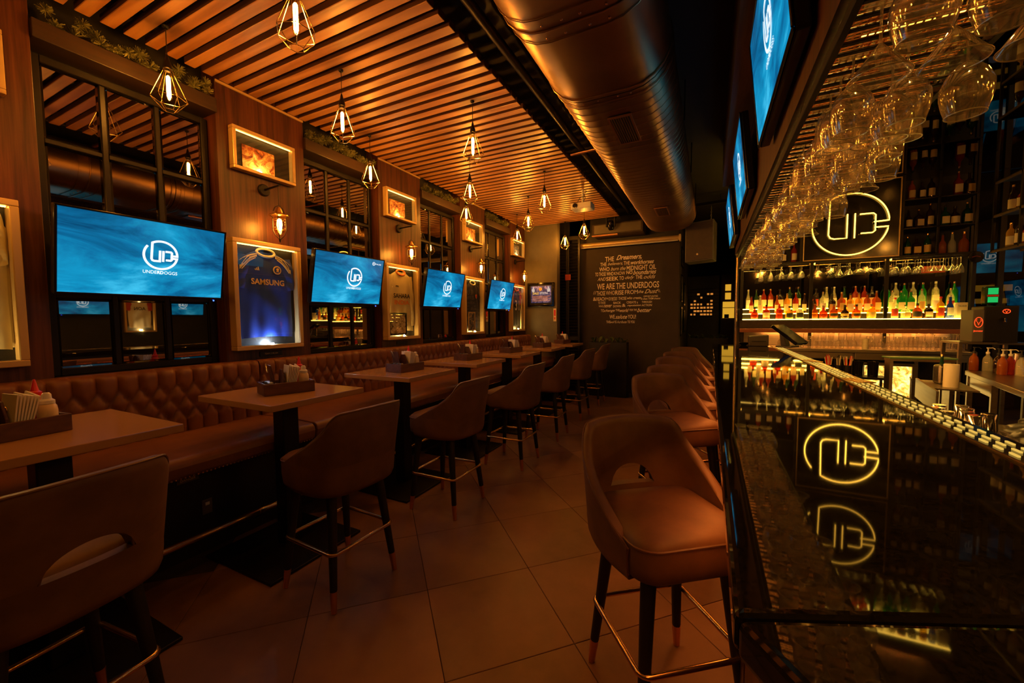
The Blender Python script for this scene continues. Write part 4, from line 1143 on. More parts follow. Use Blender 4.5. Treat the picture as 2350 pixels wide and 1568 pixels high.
# planter with leafy plants before the lettered wall
def planter(x0, x1, y0, y1, ztop, label, n, seed, plab):
    t = thing('planter_box', label, 'planter', (0, 0, 0))
    MB().box(x0, y0, 0.0005, x1, y0 + .02, ztop).build('front_board', 'black', t); MB().box(x0, y1 - .02, 0.0005, x1, y1, ztop).build('back_board', 'black', t)
    MB().box(x0, y0 + .02, 0.0005, x0 + .02, y1 - .02, ztop).build('end_board', 'black', t); MB().box(x1 - .02, y0 + .02, .0005, x1, y1 - .02, ztop).build('end_board', 'black', t)
    MB().box(x0 + .02, y0 + .02, ztop - .1, x1 - .02, y1 - .02, ztop - .03).build('soil', 'grout', t)
    rnd = random.Random(seed)
    for q in range(n):
        c = Vector((x0 + (x1 - x0) * (q + .5) / n, (y0 + y1) / 2 + rnd.uniform(-.03, .03), ztop - .03))
        p = thing('leafy_plant', plab, 'plant', c, 0, 'leafy plants: ' + plab)
        for k_ in range(11):
            a = rnd.uniform(0, 2 * PI); L = rnd.uniform(.11, .22); w = rnd.uniform(.014, .026); up_ = rnd.uniform(.8, 1.6)
            d = Vector((math.cos(a), math.sin(a), 0)); s = Vector((-math.sin(a), math.cos(a), 0))
            pts = [d * L * .45 * f + Vector((0, 0, L * up_ * (f - .55 * f * f))) for f in (0, .35, .6, .85, 1)]
            wd = [.003, w * .7, w, w * .6, .001]
            m = MB(); m.add([pp - s * ww for pp, ww in zip(pts, wd)] + [pp + s * ww for pp, ww in zip(pts, wd)], [(i, i + 1, 6 + i, 5 + i) for i in range(4)])
            m.build('leaf', 'leaf', p, angle=80, solid=.0012)
planter(-2.12, -1.40, 7.72, 7.96, 1.06, 'tall black planter box before the lettered wall', 6, 5, 'leafy plant in the tall black planter before the lettered wall')
# ------------------------------------------------------------------ bar counter
BZ = 1.15
t = thing('bar_counter', 'long black granite bar counter with a rounded polished edge', 'bar counter', (0, 0, 0))
MB().prism([(0.035, .564), (0.716, .863), (0.716, 6.35), (0.035, 6.35)], .055, org=(0, 0, BZ - .055), ax=((1, 0, 0), (0, 1, 0), (0, 0, 1))).build('counter_slab', 'granite', t, bevel=.012, seg=3)
MB().prism([(0.036, .5605), (0.40, 0.05), (1.08, .35), (0.717, .8595)], .055, org=(0, 0, BZ - .055), ax=((1, 0, 0), (0, 1, 0), (0, 0, 1))).build('end_slab', 'granite', t, bevel=.012, seg=3)
MB().prism([(0.14, .60), (0.45, 0.18), (0.95, .40), (0.70, .85), (0.70, 6.30), (0.14, 6.30)], BZ - .058, org=(0, 0, 0.0005), ax=((1, 0, 0), (0, 1, 0), (0, 0, 1))).build('bar_body', 'dark_wood', t)
for q in range(7):
    y0 = .66 + q * .81
    MB().box(0.122, y0, .12, 0.139, y0 + .76, 1.0).build('front_panel', 'walnut', t, bevel=.004)
MB().box(0.075, .66, 1.080, 0.115, 6.28, 1.0945).build('light_strip', 'bar_led', t)
MB().box(0.056, .64, 1.058, 0.066, 6.30, 1.0945).build('valance', 'black', t)
MB().box(0.702, .9, 1.02, 0.712, 6.2, 1.045).build('added_fill_strip', 'added_fill_strip', t)  # strip added to throw orange light on the sink area
t = thing('drip_rail', 'perforated metal drip rail along the bartender side of the counter', 'drip rail', (0, 0, 0))
MB().box(0.722, .95, BZ - .045, 0.872, 6.2, BZ - .016).build('channel', 'black_gloss', t, bevel=.004)
MB().box(0.718, .95, BZ - .015, 0.728, 6.2, BZ + .004).build('lip', 'brass', t, bevel=.002, seg=1)
m = MB()
y = 1.0
while y < 6.1:
    for q in range(4):
        x = .748 + q * .029
        yy = y + (q % 2) * .02
        m.box(x - .003, yy, BZ - .0155, x + .003, yy + .038, BZ - .0105)
    y += .072
o = m.build('light_slots', 'rail_led', t, smooth=False); o['kind'] = 'stuff'
for i, y in enumerate((3.05, 4.25)):
    o = MB().box(-.045, -.09, 0, .045, .09, .006).build('brass_tray', 'brass', None, (.80, y, BZ - .0085), bevel=.002); o.rotation_euler = (0, 0, .3)
    tag(o, 'flat brass plate lying on the drip rail, %s' % ['beside the straw holders', 'beside the steel tins'][1 - i], 'tray')

# till, printer and bowl at the end of the counter
t = thing('till_terminal', 'tilted touchscreen till on the end of the black counter', 'till', (0.885, 6.07, BZ - .0085), -0.55)
MB().box(-.09, -.10, 0, .09, .12, .022).build('base', 'grey_plastic', t, bevel=.006)
MB().prism([(-.05, .02), (.02, .02), (-.03, .17), (-.07, .17)], .10, org=(0.0, -.05, 0)).build('stand', 'grey_plastic', t, bevel=.006)
m = MB().prism([(-.130, .255), (-.105, .288), (.178, .068), (.155, .035)], .30, org=(0.0, -.15, 0)).build('screen', 'black_gloss', t, bevel=.006)
t = thing('receipt_printer', 'dark receipt printer box beside the till', 'printer', (0.575, 6.12, BZ))
MB().prism([(-.11, 0), (.11, 0), (.11, .145), (-.11, .125)], .18, org=(0, -.09, .001)).build('casing', 'grey_plastic', t, bevel=.008)
MB().box(-.08, -.095, .06, .08, -.0905, .068).build('paper_slot', 'black', t)
t = thing('serving_bowl', 'shallow black bowl beside the receipt printer', 'bowl', (0.415, 6.15, BZ))
MB().lathe([(.03, .001), (.035, .006), (.05, .02), (.062, .04), (.058, .04), (.045, .022), (.0, .010)], 24, cap=False).build('bowl', 'black_gloss', t)

# ------------------------------------------------------------------ bulkhead over the bar: timber soffit, screens, glass rack
sbox('ceiling_soffit', 'soffit_wood', 0.11, -2.4, 3.10, 0.285, 5.55, CEIL + .03)
o = sbox('trim_5', 'walnut', 0.288, .6, 2.345, 0.31, 6.1, CEIL + .03); o['label'] = 'dark timber bulkhead panel over the bar'
for i, y in enumerate((2.10, 3.88, 5.65)):
    tv((0.213, y, 2.725), -PI / 2, 0.10, 1.0, 0.56, 'large blue emblem screen hung over the bar, %s from the till' % ORD[2 - i], 'screens over the bar', arm=False)
RZ = 2.305
t = thing('glass_rack', 'black slotted metal rack for hanging glasses above the bar', 'glass rack', (0, 0, 0))
for x in (0.315, 0.70): MB().box(x - .01, .60, RZ - .006, x + .01, 6.0, RZ + .024).build('side_rail', 'black_metal', t, bevel=.002, seg=1)
sl = MB().box(0.326, -.008, 0, 0.689, .008, .008).mesh('slot_rail', bevel=.002, seg=1); sl.materials.append(M['black_metal'])
y = .66
RY = []
while y < 5.95:
    for d in (-.045, .045):
        o = bpy.data.objects.new('slot_rail', sl); C.objects.link(o); o.parent = t; o.location = (0, y + d * .7, RZ)
    RY.append(y); y += .115
m = MB()
for j in range(300):
    yy = .68 + j * .0175
    m.box(.33, yy, RZ + .05, .686, yy + .005, RZ + .053)
for i in range(21): m.box(.331 + i * .0175, .67, RZ + .0531, .336 + i * .0175, 5.93, RZ + .0545)
o = m.build('mesh_shelf', 'copper', t, smooth=False); o['kind'] = 'stuff'
for q in range(5):
    for x in (.315, .70): MB().tube([(x, .7 + q * 1.28, RZ + .024), (x, .7 + q * 1.28, CEIL + .02)], .006, 6).build('hanger_rod', 'black_metal', t)

def stemware(kind):
    """glass hanging by its foot: origin at the foot, the bowl below"""
    lab = {'balloon': 'large balloon wine glass hanging upside down in the bar rack', 'martini': 'cone martini glass hanging upside down in the bar rack',
           'wine': 'slim wine glass hanging upside down in the bar rack', 'goblet': 'ribbed goblet hanging upside down in the bar rack', 'coupe': 'shallow coupe glass hanging upside down in the bar rack'}[kind]
    t = thing('stem_glass', lab, 'glass', group='%s glasses in the bar rack' % kind)
    wob = None
    if kind == 'balloon': st, pr_ = .085, [(.004, -.085), (.02, -.093), (.042, -.118), (.054, -.15), (.0535, -.178), (.048, -.205), (.041, -.228)]
    elif kind == 'martini': st, pr_ = .10, [(.004, -.10), (.010, -.107), (.062, -.180), (.063, -.182)]
    elif kind == 'wine': st, pr_ = .085, [(.004, -.085), (.018, -.092), (.034, -.115), (.038, -.145), (.035, -.185), (.031, -.21)]
    elif kind == 'coupe': st, pr_ = .095, [(.004, -.095), (.02, -.10), (.044, -.12), (.050, -.145), (.049, -.155)]
    else:
        st, pr_ = .05, [(.005, -.05), (.022, -.058), (.034, -.075), (.037, -.11), (.039, -.16), (.040, -.195)]
        wob = lambda a, z: 1 + (.03 * math.cos(a * 14) if z < -.06 else 0)
    n = 42 if wob else 22
    MB().lathe(pr_, n, cap=False, wob=wob).build('bowl', 'glass', t, angle=60)
    MB().tube([(pr_[-1][0] * math.cos(a), pr_[-1][0] * math.sin(a), pr_[-1][1]) for a in [k_ * 2 * PI / 28 for k_ in range(28)]], .0016, 5, closed=True).build('rim', 'rim_glint', t)
    MB().lathe([(.006, -.0005), (.0035, -.012), (.003, -st * .6), (.004, -st - .002)], 10).build('stem', 'glass_stem', t)
    MB().lathe([(.0, .0), (.035, .0), (.0355, .0015), (.034, .003), (.006, .006), (.0, .007)], 24, cap=False).build('foot', 'glass', t)
    return t
PROTO = {k_: stemware(k_) for k_ in ('balloon', 'martini', 'wine', 'goblet', 'coupe')}
rg = random.Random(3)
seqs = ['balloon', 'balloon', 'balloon', 'wine', 'balloon', 'martini', 'martini', 'coupe', 'balloon', 'balloon', 'goblet', 'wine', 'wine', 'balloon', 'goblet', 'wine', 'martini', 'goblet', 'wine', 'balloon', 'goblet', 'goblet', 'wine', 'goblet', 'goblet', 'wine', 'martini', 'balloon', 'goblet', 'goblet', 'wine', 'goblet', 'goblet', 'wine', 'goblet', 'goblet', 'goblet', 'goblet']
used_g = set()
PITCH = {'balloon': .125, 'martini': .135, 'wine': .10, 'goblet': .10, 'coupe': .125}
RAD = {'balloon': .054, 'martini': .063, 'wine': .038, 'goblet': .041, 'coupe': .05}
LAB = {k_: PROTO[k_]['label'] for k_ in PROTO}
def hang(kind, x, y, z=RZ + .0085):
    p = PROTO[kind]
    lab = LAB[kind].replace('hanging upside down in the bar rack', 'hung in the rack beside the %s screen from the till' % ORD[2 if y < 3.0 else 1 if y < 4.75 else 0])
    if kind not in used_g: used_g.add(kind); p.location = (x, y, z); p['label'] = lab; return p
    return dup(p, (x, y, z), rg.uniform(0, 3), lab)
lasty = 0
for j, y in enumerate(RY):
    kd = seqs[j % len(seqs)]
    if y < .74: continue
    if lasty and y - lasty < RAD[kd] + RAD[lastk] + .003: continue
    step = PITCH[kd]
    x = .372
    while x < .655:
        if rg.random() > .06: hang(kd, x + rg.uniform(-.004, .004), y + rg.uniform(-.003, .003))
        x += step
    lasty, lastk = y, kd

# ------------------------------------------------------------------ back bar
t = thing('back_bar', 'black metal back bar with stepped glowing bottle shelves', 'back bar', (0, 0, 0))
for x in (.48, 1.44, 2.354, 3.27): MB().box(x - .022, 7.83, 1.05, x + .022, 7.87, 2.39).build('post', 'black_metal', t, bevel=.003, seg=1)
MB().box(.45, 7.83, 2.375, 3.30, 8.21, 2.412).build('shelf_board', 'black_metal', t, bevel=.003, seg=1)
for z, y0, y1 in ((1.49, 7.83, 7.965), (1.585, 7.965, 8.07), (1.665, 8.07, 8.19)):
    MB().box(.46, y0, 1.465 if z < 1.5 else 1.47, 3.29, y1, z - .012).build('step_board', 'black_metal', t)
    MB().box(.50, y0 + .004, z - .0115, 3.25, y1 - .002, z).build('glow_panel', 'shelf_panel', t)
    MB().box(.50, y0 - .006, z - .010, 3.25, y0 + .0035, z - .001).build('light_strip', 'shelf_led', t)
MB().box(.46, 7.803, 1.3345, 3.29, 8.2, 1.464).build('fascia', 'dark_wood', t)
MB().box(.46, 7.80, 1.270, 3.29, 7.82, 1.334).build('copper_band', 'copper_band', t, bevel=.004)
MB().box(.55, 8.185, 1.05, 3.2, 8.195, 1.33).build('added_reflector', 'steel', t)  # steel panel added behind the glasses to bounce light forward
MB().box(.9, 7.825, 1.305, 3.2, 7.85, 1.322).build('work_light', 'back_led', t)
for x0, x1 in ((.52, 1.40), (1.48, 2.31), (2.40, 3.23)):
    MB().box(x0, 7.845, 2.366, x1, 7.86, 2.3745).build('light_strip', 'top_led', t)
    MB().box(x0, 7.832, 2.345, x1, 7.84, 2.3745).build('lip', 'black_metal', t)
MB().box(.46, 8.195, 1.68, 3.29, 8.205, 2.37).build('mirror_back', 'mirror_dark', t)
for x in (2.50, 2.885, 3.27): MB().box(x - .015, 7.83, 2.413, x + .015, 7.86, CEIL - .002).build('post', 'black_metal', t, bevel=.003, seg=1)
for z in (2.805, 3.215): MB().box(2.486, 7.83, z - .02, 3.285, 8.19, z).build('shelf_board', 'black_metal', t, bevel=.003, seg=1)
for x in (.48, 1.29): MB().box(x - .015, 7.83, 2.413, x + .015, 7.86, CEIL - .002).build('post', 'black_metal', t)
MB().box(.46, 7.83, 2.80, 1.30, 8.19, 2.82).build('shelf_board', 'black_metal', t)
for x in (1.44, 2.354):
    MB().box(x - .3, 7.9, 2.345, x + .3, 7.93, 2.374).build('glass_rail', 'brass', t)
for x0, x1 in ((.51, 1.41), (1.47, 2.33), (2.38, 3.24)):
    for y in (7.90, 8.007, 8.114):
        MB().box(x0, y - .004, 2.362, x1, y + .004, 2.3745).build('glass_rail', 'brass', t)
# brass tubes at the corner of the back bar
o = MB().tube([(.40, 7.80, 0.0005), (.40, 7.80, 2.9)], .016, 12).build('brass_pole', 'brass'); tag(o, 'slim brass pole at the corner of the back bar', 'pole')

# neon sign
t = thing('neon_sign', 'glowing yellow neon emblem on a black framed panel', 'neon sign', (1.897, 7.845, 2.98))
MB().box(-.565, -.01, -.56, .565, .02, .555).build('panel', 'black_gloss', t)
for a in ((-.58, -.573, .58, -.56), (-.58, .556, .58, .569), (-.58, -.56, -.567, .556), (.567, -.56, .58, .556)):
    MB().box(a[0], -.018, a[1], a[2], .02, a[3]).build('frame', 'gold_frame', t)
for st in EMBLEM:
    MB().tube([(p[0] * .46 - .02, -.06, p[1] * .46 - .06) for p in st], .0085, 10).build('neon_tube', 'neon', t)
for st in EMBLEM:
    a, b = ribbon(st, .16); k_ = len(a)
    m = MB(); m.add([(p.x * .46 - .02, -.03, p.y * .46 - .06) for p in a] + [(p.x * .46 - .02, -.03, p.y * .46 - .06) for p in b], [(i, i + 1, k_ + i + 1, k_ + i) for i in range(k_ - 1)])
    m.build('backing_letter', 'black_gloss', t, smooth=False, solid=.012)

# bottles
def bottle(kind, mat, cap, lab_mat, h=.30):
    r = .041
    sq = False
    if kind == 'tall': pr_ = [(r * .95, 0), (r, .006), (r, h * .60), (r * .85, h * .68), (.014, h * .78), (.0125, h * .92)]
    elif kind == 'squat': pr_ = [(r * 1.15, 0), (r * 1.3, .01), (r * 1.35, h * .45), (r * 1.1, h * .58), (.016, h * .70), (.014, h * .88)]
    elif kind == 'round': pr_ = [(r * .95, 0), (r * 1.25, .02), (r * 1.42, h * .30), (r * 1.15, h * .52), (.018, h * .64), (.015, h * .86)]
    elif kind == 'square': sq = True; pr_ = [(r * 1.1, 0), (r * 1.14, .005), (r * 1.14, h * .58), (r * .9, h * .65), (.015, h * .73), (.0135, h * .92)]
    elif kind == 'slim': pr_ = [(r * .75, 0), (r * .78, .005), (r * .78, h * .52), (r * .45, h * .68), (.0125, h * .80), (.012, h * .94)]
    else: pr_ = [(r * .9, 0), (r, .005), (r, h * .45), (r * .8, h * .56), (.016, h * .66), (.013, h * .92)]
    t = thing('liquor_bottle', '', 'bottle')
    wob = (lambda a, z: 1 / max(abs(math.cos(a)), abs(math.sin(a))) ** .55 if z < h * .64 else 1) if sq else None
    MB().lathe(pr_, 20, wob=wob).build('body', mat, t, angle=50)
    rc = pr_[-1][0] + .002
    MB().lathe([(rc, pr_[-1][1] + .0005), (rc, h - .003), (rc * .8, h)], 12).build('cap', cap, t)
    if lab_mat:
        z0, z1 = h * .12, h * .46
        R = pr_[2][0] * (1.04 if not sq else 1.0) + .0012
        if sq: MB().box(-R * .82, -R - .002, z0, R * .82, -R + .001, z1).build('label', lab_mat, t)
        else:
            if kind == 'round': R = r * 1.44; z0, z1 = h * .2, h * .38
            if kind == 'squat': R = r * 1.37
            m = MB(); N = 12
            m.add([(R * math.sin(-1.0 + 2.0 * i / N), -R * math.cos(-1.0 + 2.0 * i / N), z) for z in (z0, z1) for i in range(N + 1)], [(i, i + 1, N + 2 + i, N + 1 + i) for i in range(N)])
            m.build('label', lab_mat, t, solid=.0008)
    return t
pm('label_cream', (0.80, 0.68, 0.42), .6); pm('label_black', (0.02, 0.018, 0.015), .5); pm('label_red', (.55, .05, .02), .5); pm('label_white', (.82, .78, .68), .6); pm('label_gold', (.7, .45, .12), .45)
BP = {}
def B(kind, mat, cap, lab, h, x, y, z, label, group, a=None):
    key = (kind, mat, cap, lab, h)
    ang = rg.uniform(-.35, .35) if a is None else a
    if key not in BP:
        p = bottle(kind, 'liquor_' + mat, cap, lab, h); BP[key] = p
        p.location = (x, y, z); p.rotation_euler = (0, 0, ang); tag(p, label, None, group); return p
    return dup(BP[key], (x, y, z), ang, label, group)
CN = {'amber': 'amber', 'red_amber': 'red amber', 'dark_liquor': 'dark', 'clear': 'clear', 'green': 'green', 'dark_green': 'dark green', 'blue': 'blue', 'gold': 'golden'}
KN = {'tall': 'tall', 'squat': 'squat', 'round': 'round-bellied', 'square': 'square', 'slim': 'slender', 'std': 'straight'}
LN = {'label_cream': 'cream label', 'label_black': 'black label', 'label_red': 'red label', 'label_white': 'white label', 'label_gold': 'gold label', None: 'no label'}
CP = {'black': 'black cap', 'brass': 'brass cap', 'red_plastic': 'red cap', 'white_plastic': 'white cap'}
def blabel(kind, mat, cap, lab, where): return '%s %s bottle, %s, %s, %s' % (KN[kind], CN[mat], LN[lab], CP[cap], where)
front = [('round', 'red_amber', 'black', None, .20), ('squat', 'red_amber', 'black', 'label_cream', .24), ('square', 'red_amber', 'red_plastic', None, .25), ('squat', 'gold', 'black', 'label_black', .21), ('squat', 'clear', 'black', 'label_black', .22),
         ('std', 'amber', 'brass', None, .24), ('round', 'red_amber', 'brass', None, .21), ('round', 'amber', 'brass', 'label_black', .235), ('round', 'dark_liquor', 'black', 'label_gold', .215), ('round', 'amber', 'black', 'label_black', .22), ('squat', 'gold', 'brass', 'label_gold', .22),
         ('tall', 'clear', 'red_plastic', 'label_red', .31), ('square', 'clear', 'black', 'label_gold', .20), ('squat', 'amber', 'black', 'label_black', .22), ('square', 'dark_liquor', 'black', 'label_cream', .21), ('tall', 'gold', 'red_plastic', 'label_red', .31), ('std', 'blue', 'white_plastic', 'label_white', .33)]
FX = [0.68, 0.85, 1.03, 1.17, 1.31, 1.51, 1.62, 1.75, 1.89, 2.03, 2.21, 2.48, 2.6, 2.73, 2.85, 2.975, 3.075]
for (k_, c, cp, lb, h), x in zip(front, FX):
    B(k_, c, cp, lb, h, x, 7.90, 1.4905, blabel(k_, c, cp, lb, 'front step of the back bar'), 'bottles on the front step')
second = [('slim', 'red_amber', 'black', 'label_cream', .30), ('tall', 'clear', 'white_plastic', 'label_cream', .31), ('slim', 'amber', 'brass', 'label_cream', .31), ('tall', 'gold', 'brass', 'label_cream', .33), ('tall', 'red_amber', 'brass', 'label_cream', .34), ('slim', 'dark_liquor', 'brass', 'label_cream', .32),
          ('slim', 'dark_liquor', 'black', None, .30), ('tall', 'clear', 'brass', 'label_white', .34), ('square', 'dark_liquor', 'black', 'label_gold', .30), ('square', 'amber', 'brass', 'label_gold', .33), ('square', 'gold', 'black', 'label_cream', .30), ('square', 'gold', 'brass', 'label_cream', .31), ('tall', 'amber', 'black', 'label_cream', .30), ('square', 'amber', 'brass', 'label_gold', .33),
          ('tall', 'clear', 'brass', 'label_cream', .33), ('square', 'green', 'brass', 'label_cream', .32), ('square', 'green', 'brass', 'label_cream', .32), ('tall', 'clear', 'brass', 'label_gold', .34), ('tall', 'clear', 'white_plastic', 'label_white', .36), ('tall', 'clear', 'brass', 'label_red', .34)]
SX = [0.64, 0.77, 1.01, 1.15, 1.27, 1.39, 1.52, 1.63, 1.75, 1.87, 1.98, 2.085, 2.185, 2.295, 2.48, 2.58, 2.69, 2.81, 2.96, 3.12]
for (k_, c, cp, lb, h), x in zip(second, SX):
    B(k_, c, cp, lb, h, x, 8.014, 1.5855, blabel(k_, c, cp, lb, 'middle step of the back bar'), 'bottles on the middle step')
TX = [0.6, 0.72, 0.83, 0.93, 1.06, 1.20, 1.32, 1.56, 1.70, 1.80, 1.93, 2.07, 2.18, 2.27, 2.45, 2.55, 2.65, 2.75, 2.86, 3.0, 3.20]
opts = [('slim', 'clear', 'white_plastic', 'label_white', .34), ('tall', 'dark_liquor', 'black', 'label_red', .32), ('tall', 'dark_green', 'brass', 'label_cream', .36), ('square', 'dark_liquor', 'black', 'label_cream', .33), ('tall', 'red_amber', 'brass', 'label_cream', .34), ('slim', 'dark_green', 'black', 'label_cream', .34)]
for i, x in enumerate(TX):
    k_, c, cp, lb, h = opts[(i * 5 + i // 3) % 6] if i < 14 else (('tall', 'green', 'brass', None, .36) if i % 2 == 0 else ('tall', 'clear', 'white_plastic', 'label_white', .37))
    B(k_, c, cp, lb, h, x, 8.13, 1.6655, blabel(k_, c, cp, lb, 'rear step of the back bar'), 'bottles on the rear step')
UPX = [[2.60, 2.70, 2.82, 2.98, 3.08, 3.2], [2.6, 2.71, 2.83, 2.99, 3.09, 3.215], [2.62, 2.73, 2.83, 3.11, 3.22]]
upo = [[('tall', 'dark_green', 'brass', 'label_gold', .28), ('square', 'dark_liquor', 'black', 'label_gold', .27), ('tall', 'dark_green', 'brass', 'label_gold', .31), ('std', 'amber', 'black', None, .29), ('std', 'clear', 'brass', None, .30), ('squat', 'amber', 'brass', None, .30)],
       [('std', 'dark_liquor', 'black', 'label_cream', .28), ('square', 'dark_liquor', 'brass', 'label_cream', .27), ('tall', 'dark_liquor', 'brass', 'label_cream', .34), ('square', 'dark_green', 'black', 'label_cream', .29), ('squat', 'dark_liquor', 'black', 'label_cream', .27), ('square', 'dark_green', 'brass', 'label_cream', .31)],
       [('tall', 'amber', 'black', 'label_cream', .31), ('std', 'dark_liquor', 'black', 'label_white', .28), ('tall', 'dark_liquor', 'black', 'label_cream', .31), ('square', 'red_amber', 'brass', 'label_cream', .34), ('square', 'dark_liquor', 'black', 'label_gold', .31)]]
for r_, z in enumerate((2.4125, 2.8055, 3.2155)):
    for (k_, c, cp, lb, h), x in zip(upo[r_], UPX[r_]):
        B(k_, c, cp, lb, h, x, 7.95, z, blabel(k_, c, cp, lb, '%s shelf beside the neon sign' % ['lowest', 'middle', 'highest'][r_]), 'bottles beside the neon sign')
for i, x in enumerate((.62, .78, .93, 1.08, 1.215)):
    k_, c, cp, lb, h = [('std', 'dark_liquor', 'black', 'label_cream', .28), ('tall', 'red_amber', 'brass', 'label_cream', .31), ('square', 'dark_liquor', 'brass', 'label_cream', .27)][i % 3]
    B(k_, c, cp, lb, h, x, 7.95, 2.4125, blabel(k_, c, cp, lb, 'shelf behind the hanging glasses'), 'bottles behind the hanging glasses')
o = thing('gift_carton', 'pale whisky carton at the end of the glowing shelf', 'carton', (3.185, 7.905, 1.4905))
MB().box(-.055, -.05, 0, .055, .05, .22).build('carton_body', 'label_cream', o, bevel=.002, seg=1)
link('lettering', text_mesh('TALISKER', .085, .02, bold=.01), 'text_black', o, (0, -.0515, .16))

# glasses hung below the back bar shelf, three deep
def small_glass(kind):
    t = thing('hung_glass', {'fluted': 'fluted goblet hung under the back bar shelf', 'cone': 'cone glass hung under the back bar shelf', 'saucer': 'saucer glass hung under the back bar shelf', 'tulip': 'tulip wine glass hung under the back bar shelf'}[kind], 'glass', group='%s glasses under the back bar shelf' % kind)
    pr_ = {'fluted': [(.004, -.10), (.022, -.108), (.036, -.14), (.039, -.20)], 'cone': [(.004, -.10), (.045, -.18), (.046, -.182)], 'saucer': [(.004, -.10), (.03, -.11), (.05, -.135), (.052, -.15)],
           'tulip': [(.004, -.10), (.014, -.115), (.032, -.16), (.038, -.20), (.036, -.23)]}[kind]
    MB().lathe(pr_, 16, cap=False).build('bowl', 'glass_back', t, angle=60)
    MB().lathe([(.03, -.001), (.005, -.006), (.0035, -.05), (.0045, -.101)], 8, cap=False).build('stem', 'glass_stem', t)
    return t
SG = {k_: small_glass(k_) for k_ in ('fluted', 'cone', 'saucer', 'tulip')}
us = set()
SG0 = {k_: SG[k_]['label'] for k_ in SG}
HX = [('tulip', .76), ('tulip', .90), ('fluted', 1.05), ('fluted', 1.18), ('fluted', 1.32), ('saucer', 1.54), ('saucer', 1.69), ('cone', 1.81), ('cone', 1.93), ('saucer', 2.05), ('saucer', 2.17), ('saucer', 2.28), ('fluted', 2.47), ('fluted', 2.6), ('fluted', 2.74), ('cone', 2.88), ('cone', 2.98), ('cone', 3.07), ('tulip', 3.16)]
for k_, x in HX:
    for q, y in enumerate((7.90, 8.007, 8.114)):
        if k_ not in us:
            us.add(k_); SG[k_].location = (x, y, 2.361); SG[k_]['label'] = SG0[k_].replace('the back bar shelf', 'the back bar shelf, %s bay from the brass pole' % ORD[0 if x < 1.44 else 1 if x < 2.35 else 2])
        else: dup(SG[k_], (x + q * .006, y, 2.361), 0, SG0[k_].replace('the back bar shelf', 'the back bar shelf, %s bay from the brass pole' % ORD[0 if x < 1.44 else 1 if x < 2.35 else 2]))

# steel back counter with glassware
t = thing('back_counter', 'stainless steel work counter under the back bar', 'counter', (0, 0, 0))
MB().box(.75, 7.36, 1.0, 3.15, 8.2, 1.045).build('worktop', 'steel', t, bevel=.005)
for x0, x1 in ((.78, 1.86), (1.90, 3.12)): MB().box(x0, 7.38, .90, x1, 7.40, .998).build('apron', 'steel', t, bevel=.004)
for x in (.80, 1.88, 2.58, 3.10): MB().box(x - .02, 7.42, .0005, x + .02, 7.46, .999).build('leg', 'steel', t)
for x0, x1 in ((.80, 1.88), (2.56, 3.10)): MB().box(x0, 7.5, .45, x1, 8.15, .47).build('under_shelf', 'steel', t)
def tumbler(kind):
    t = thing('glass_tumbler', {'hi': 'tall clear tumbler on the steel counter', 'goblet': 'upturned stem glass on the steel counter', 'low': 'low clear tumbler on the steel counter', 'flare': 'flared pint glass on the steel counter'}[kind], 'glass', group='%s glasses on the steel counter' % kind)
    if kind == 'goblet':
        MB().lathe([(.036, 0.001), (.042, .03), (.04, .07), (.02, .098), (.005, .105)], 16, cap=False).build('bowl', 'glass_back', t)
        MB().lathe([(.005, .106), (.004, .17), (.01, .182), (.035, .188)], 12, cap=False).build('stem_foot', 'glass_stem', t)
    else:
        pr_ = {'hi': [(.03, 0.001), (.031, .006), (.034, .15)], 'low': [(.034, .001), (.036, .005), (.04, .09)], 'flare': [(.028, .001), (.03, .006), (.03, .08), (.045, .19)]}[kind]
        MB().lathe([(0, .002)] + pr_, 16, cap=False).build('wall', 'glass_back', t)
        r0 = pr_[-1]
        MB().tube([(r0[0] * math.cos(a), r0[0] * math.sin(a), r0[1]) for a in [k_ * PI / 10 for k_ in range(20)]], .0013, 5, closed=True).build('rim', 'glass_stem', t)
    t.scale = (1.0, 1.0, 1.2)
    return t
TM = {k_: tumbler(k_) for k_ in ('hi', 'goblet', 'low', 'flare')}
ut = set()
GX = [1.03, 1.123, 1.216, 1.309, 1.402, 1.495, 1.588, 1.681, 1.774, 1.867, 1.96, 2.13, 2.224, 2.318, 2.412, 2.506, 2.60, 2.694, 2.788, 2.882, 2.976, 3.07]
kinds = ['hi', 'hi', 'goblet', 'goblet', 'hi', 'low', 'low', 'low', 'flare', 'flare', 'flare', 'goblet', 'goblet', 'goblet', 'hi', 'flare', 'hi', 'goblet', 'goblet', 'hi', 'flare', 'flare']
for i, x in enumerate(GX):
    for r_ in (0, 1):
        k_ = kinds[(i + r_ * 3) % len(kinds)]
        if k_ not in ut: ut.add(k_); TM[k_].location = (x, 7.53 + r_ * .15, 1.0455)
        else: dup(TM[k_], (x, 7.53 + r_ * .15, 1.0455), 0)
for i in range(2):
    o = MB().lathe([(.036, 0), (.042, .07), (.043, .075), (.04, .075)], 18, cap=False).build('paper_cup_stack', 'label_cream', None, (2.045, 7.50, 1.046 + i * .078)); tag(o, 'pale paper cup %s of the stack on the steel counter' % ['at the bottom', 'on top'][i], 'cup')

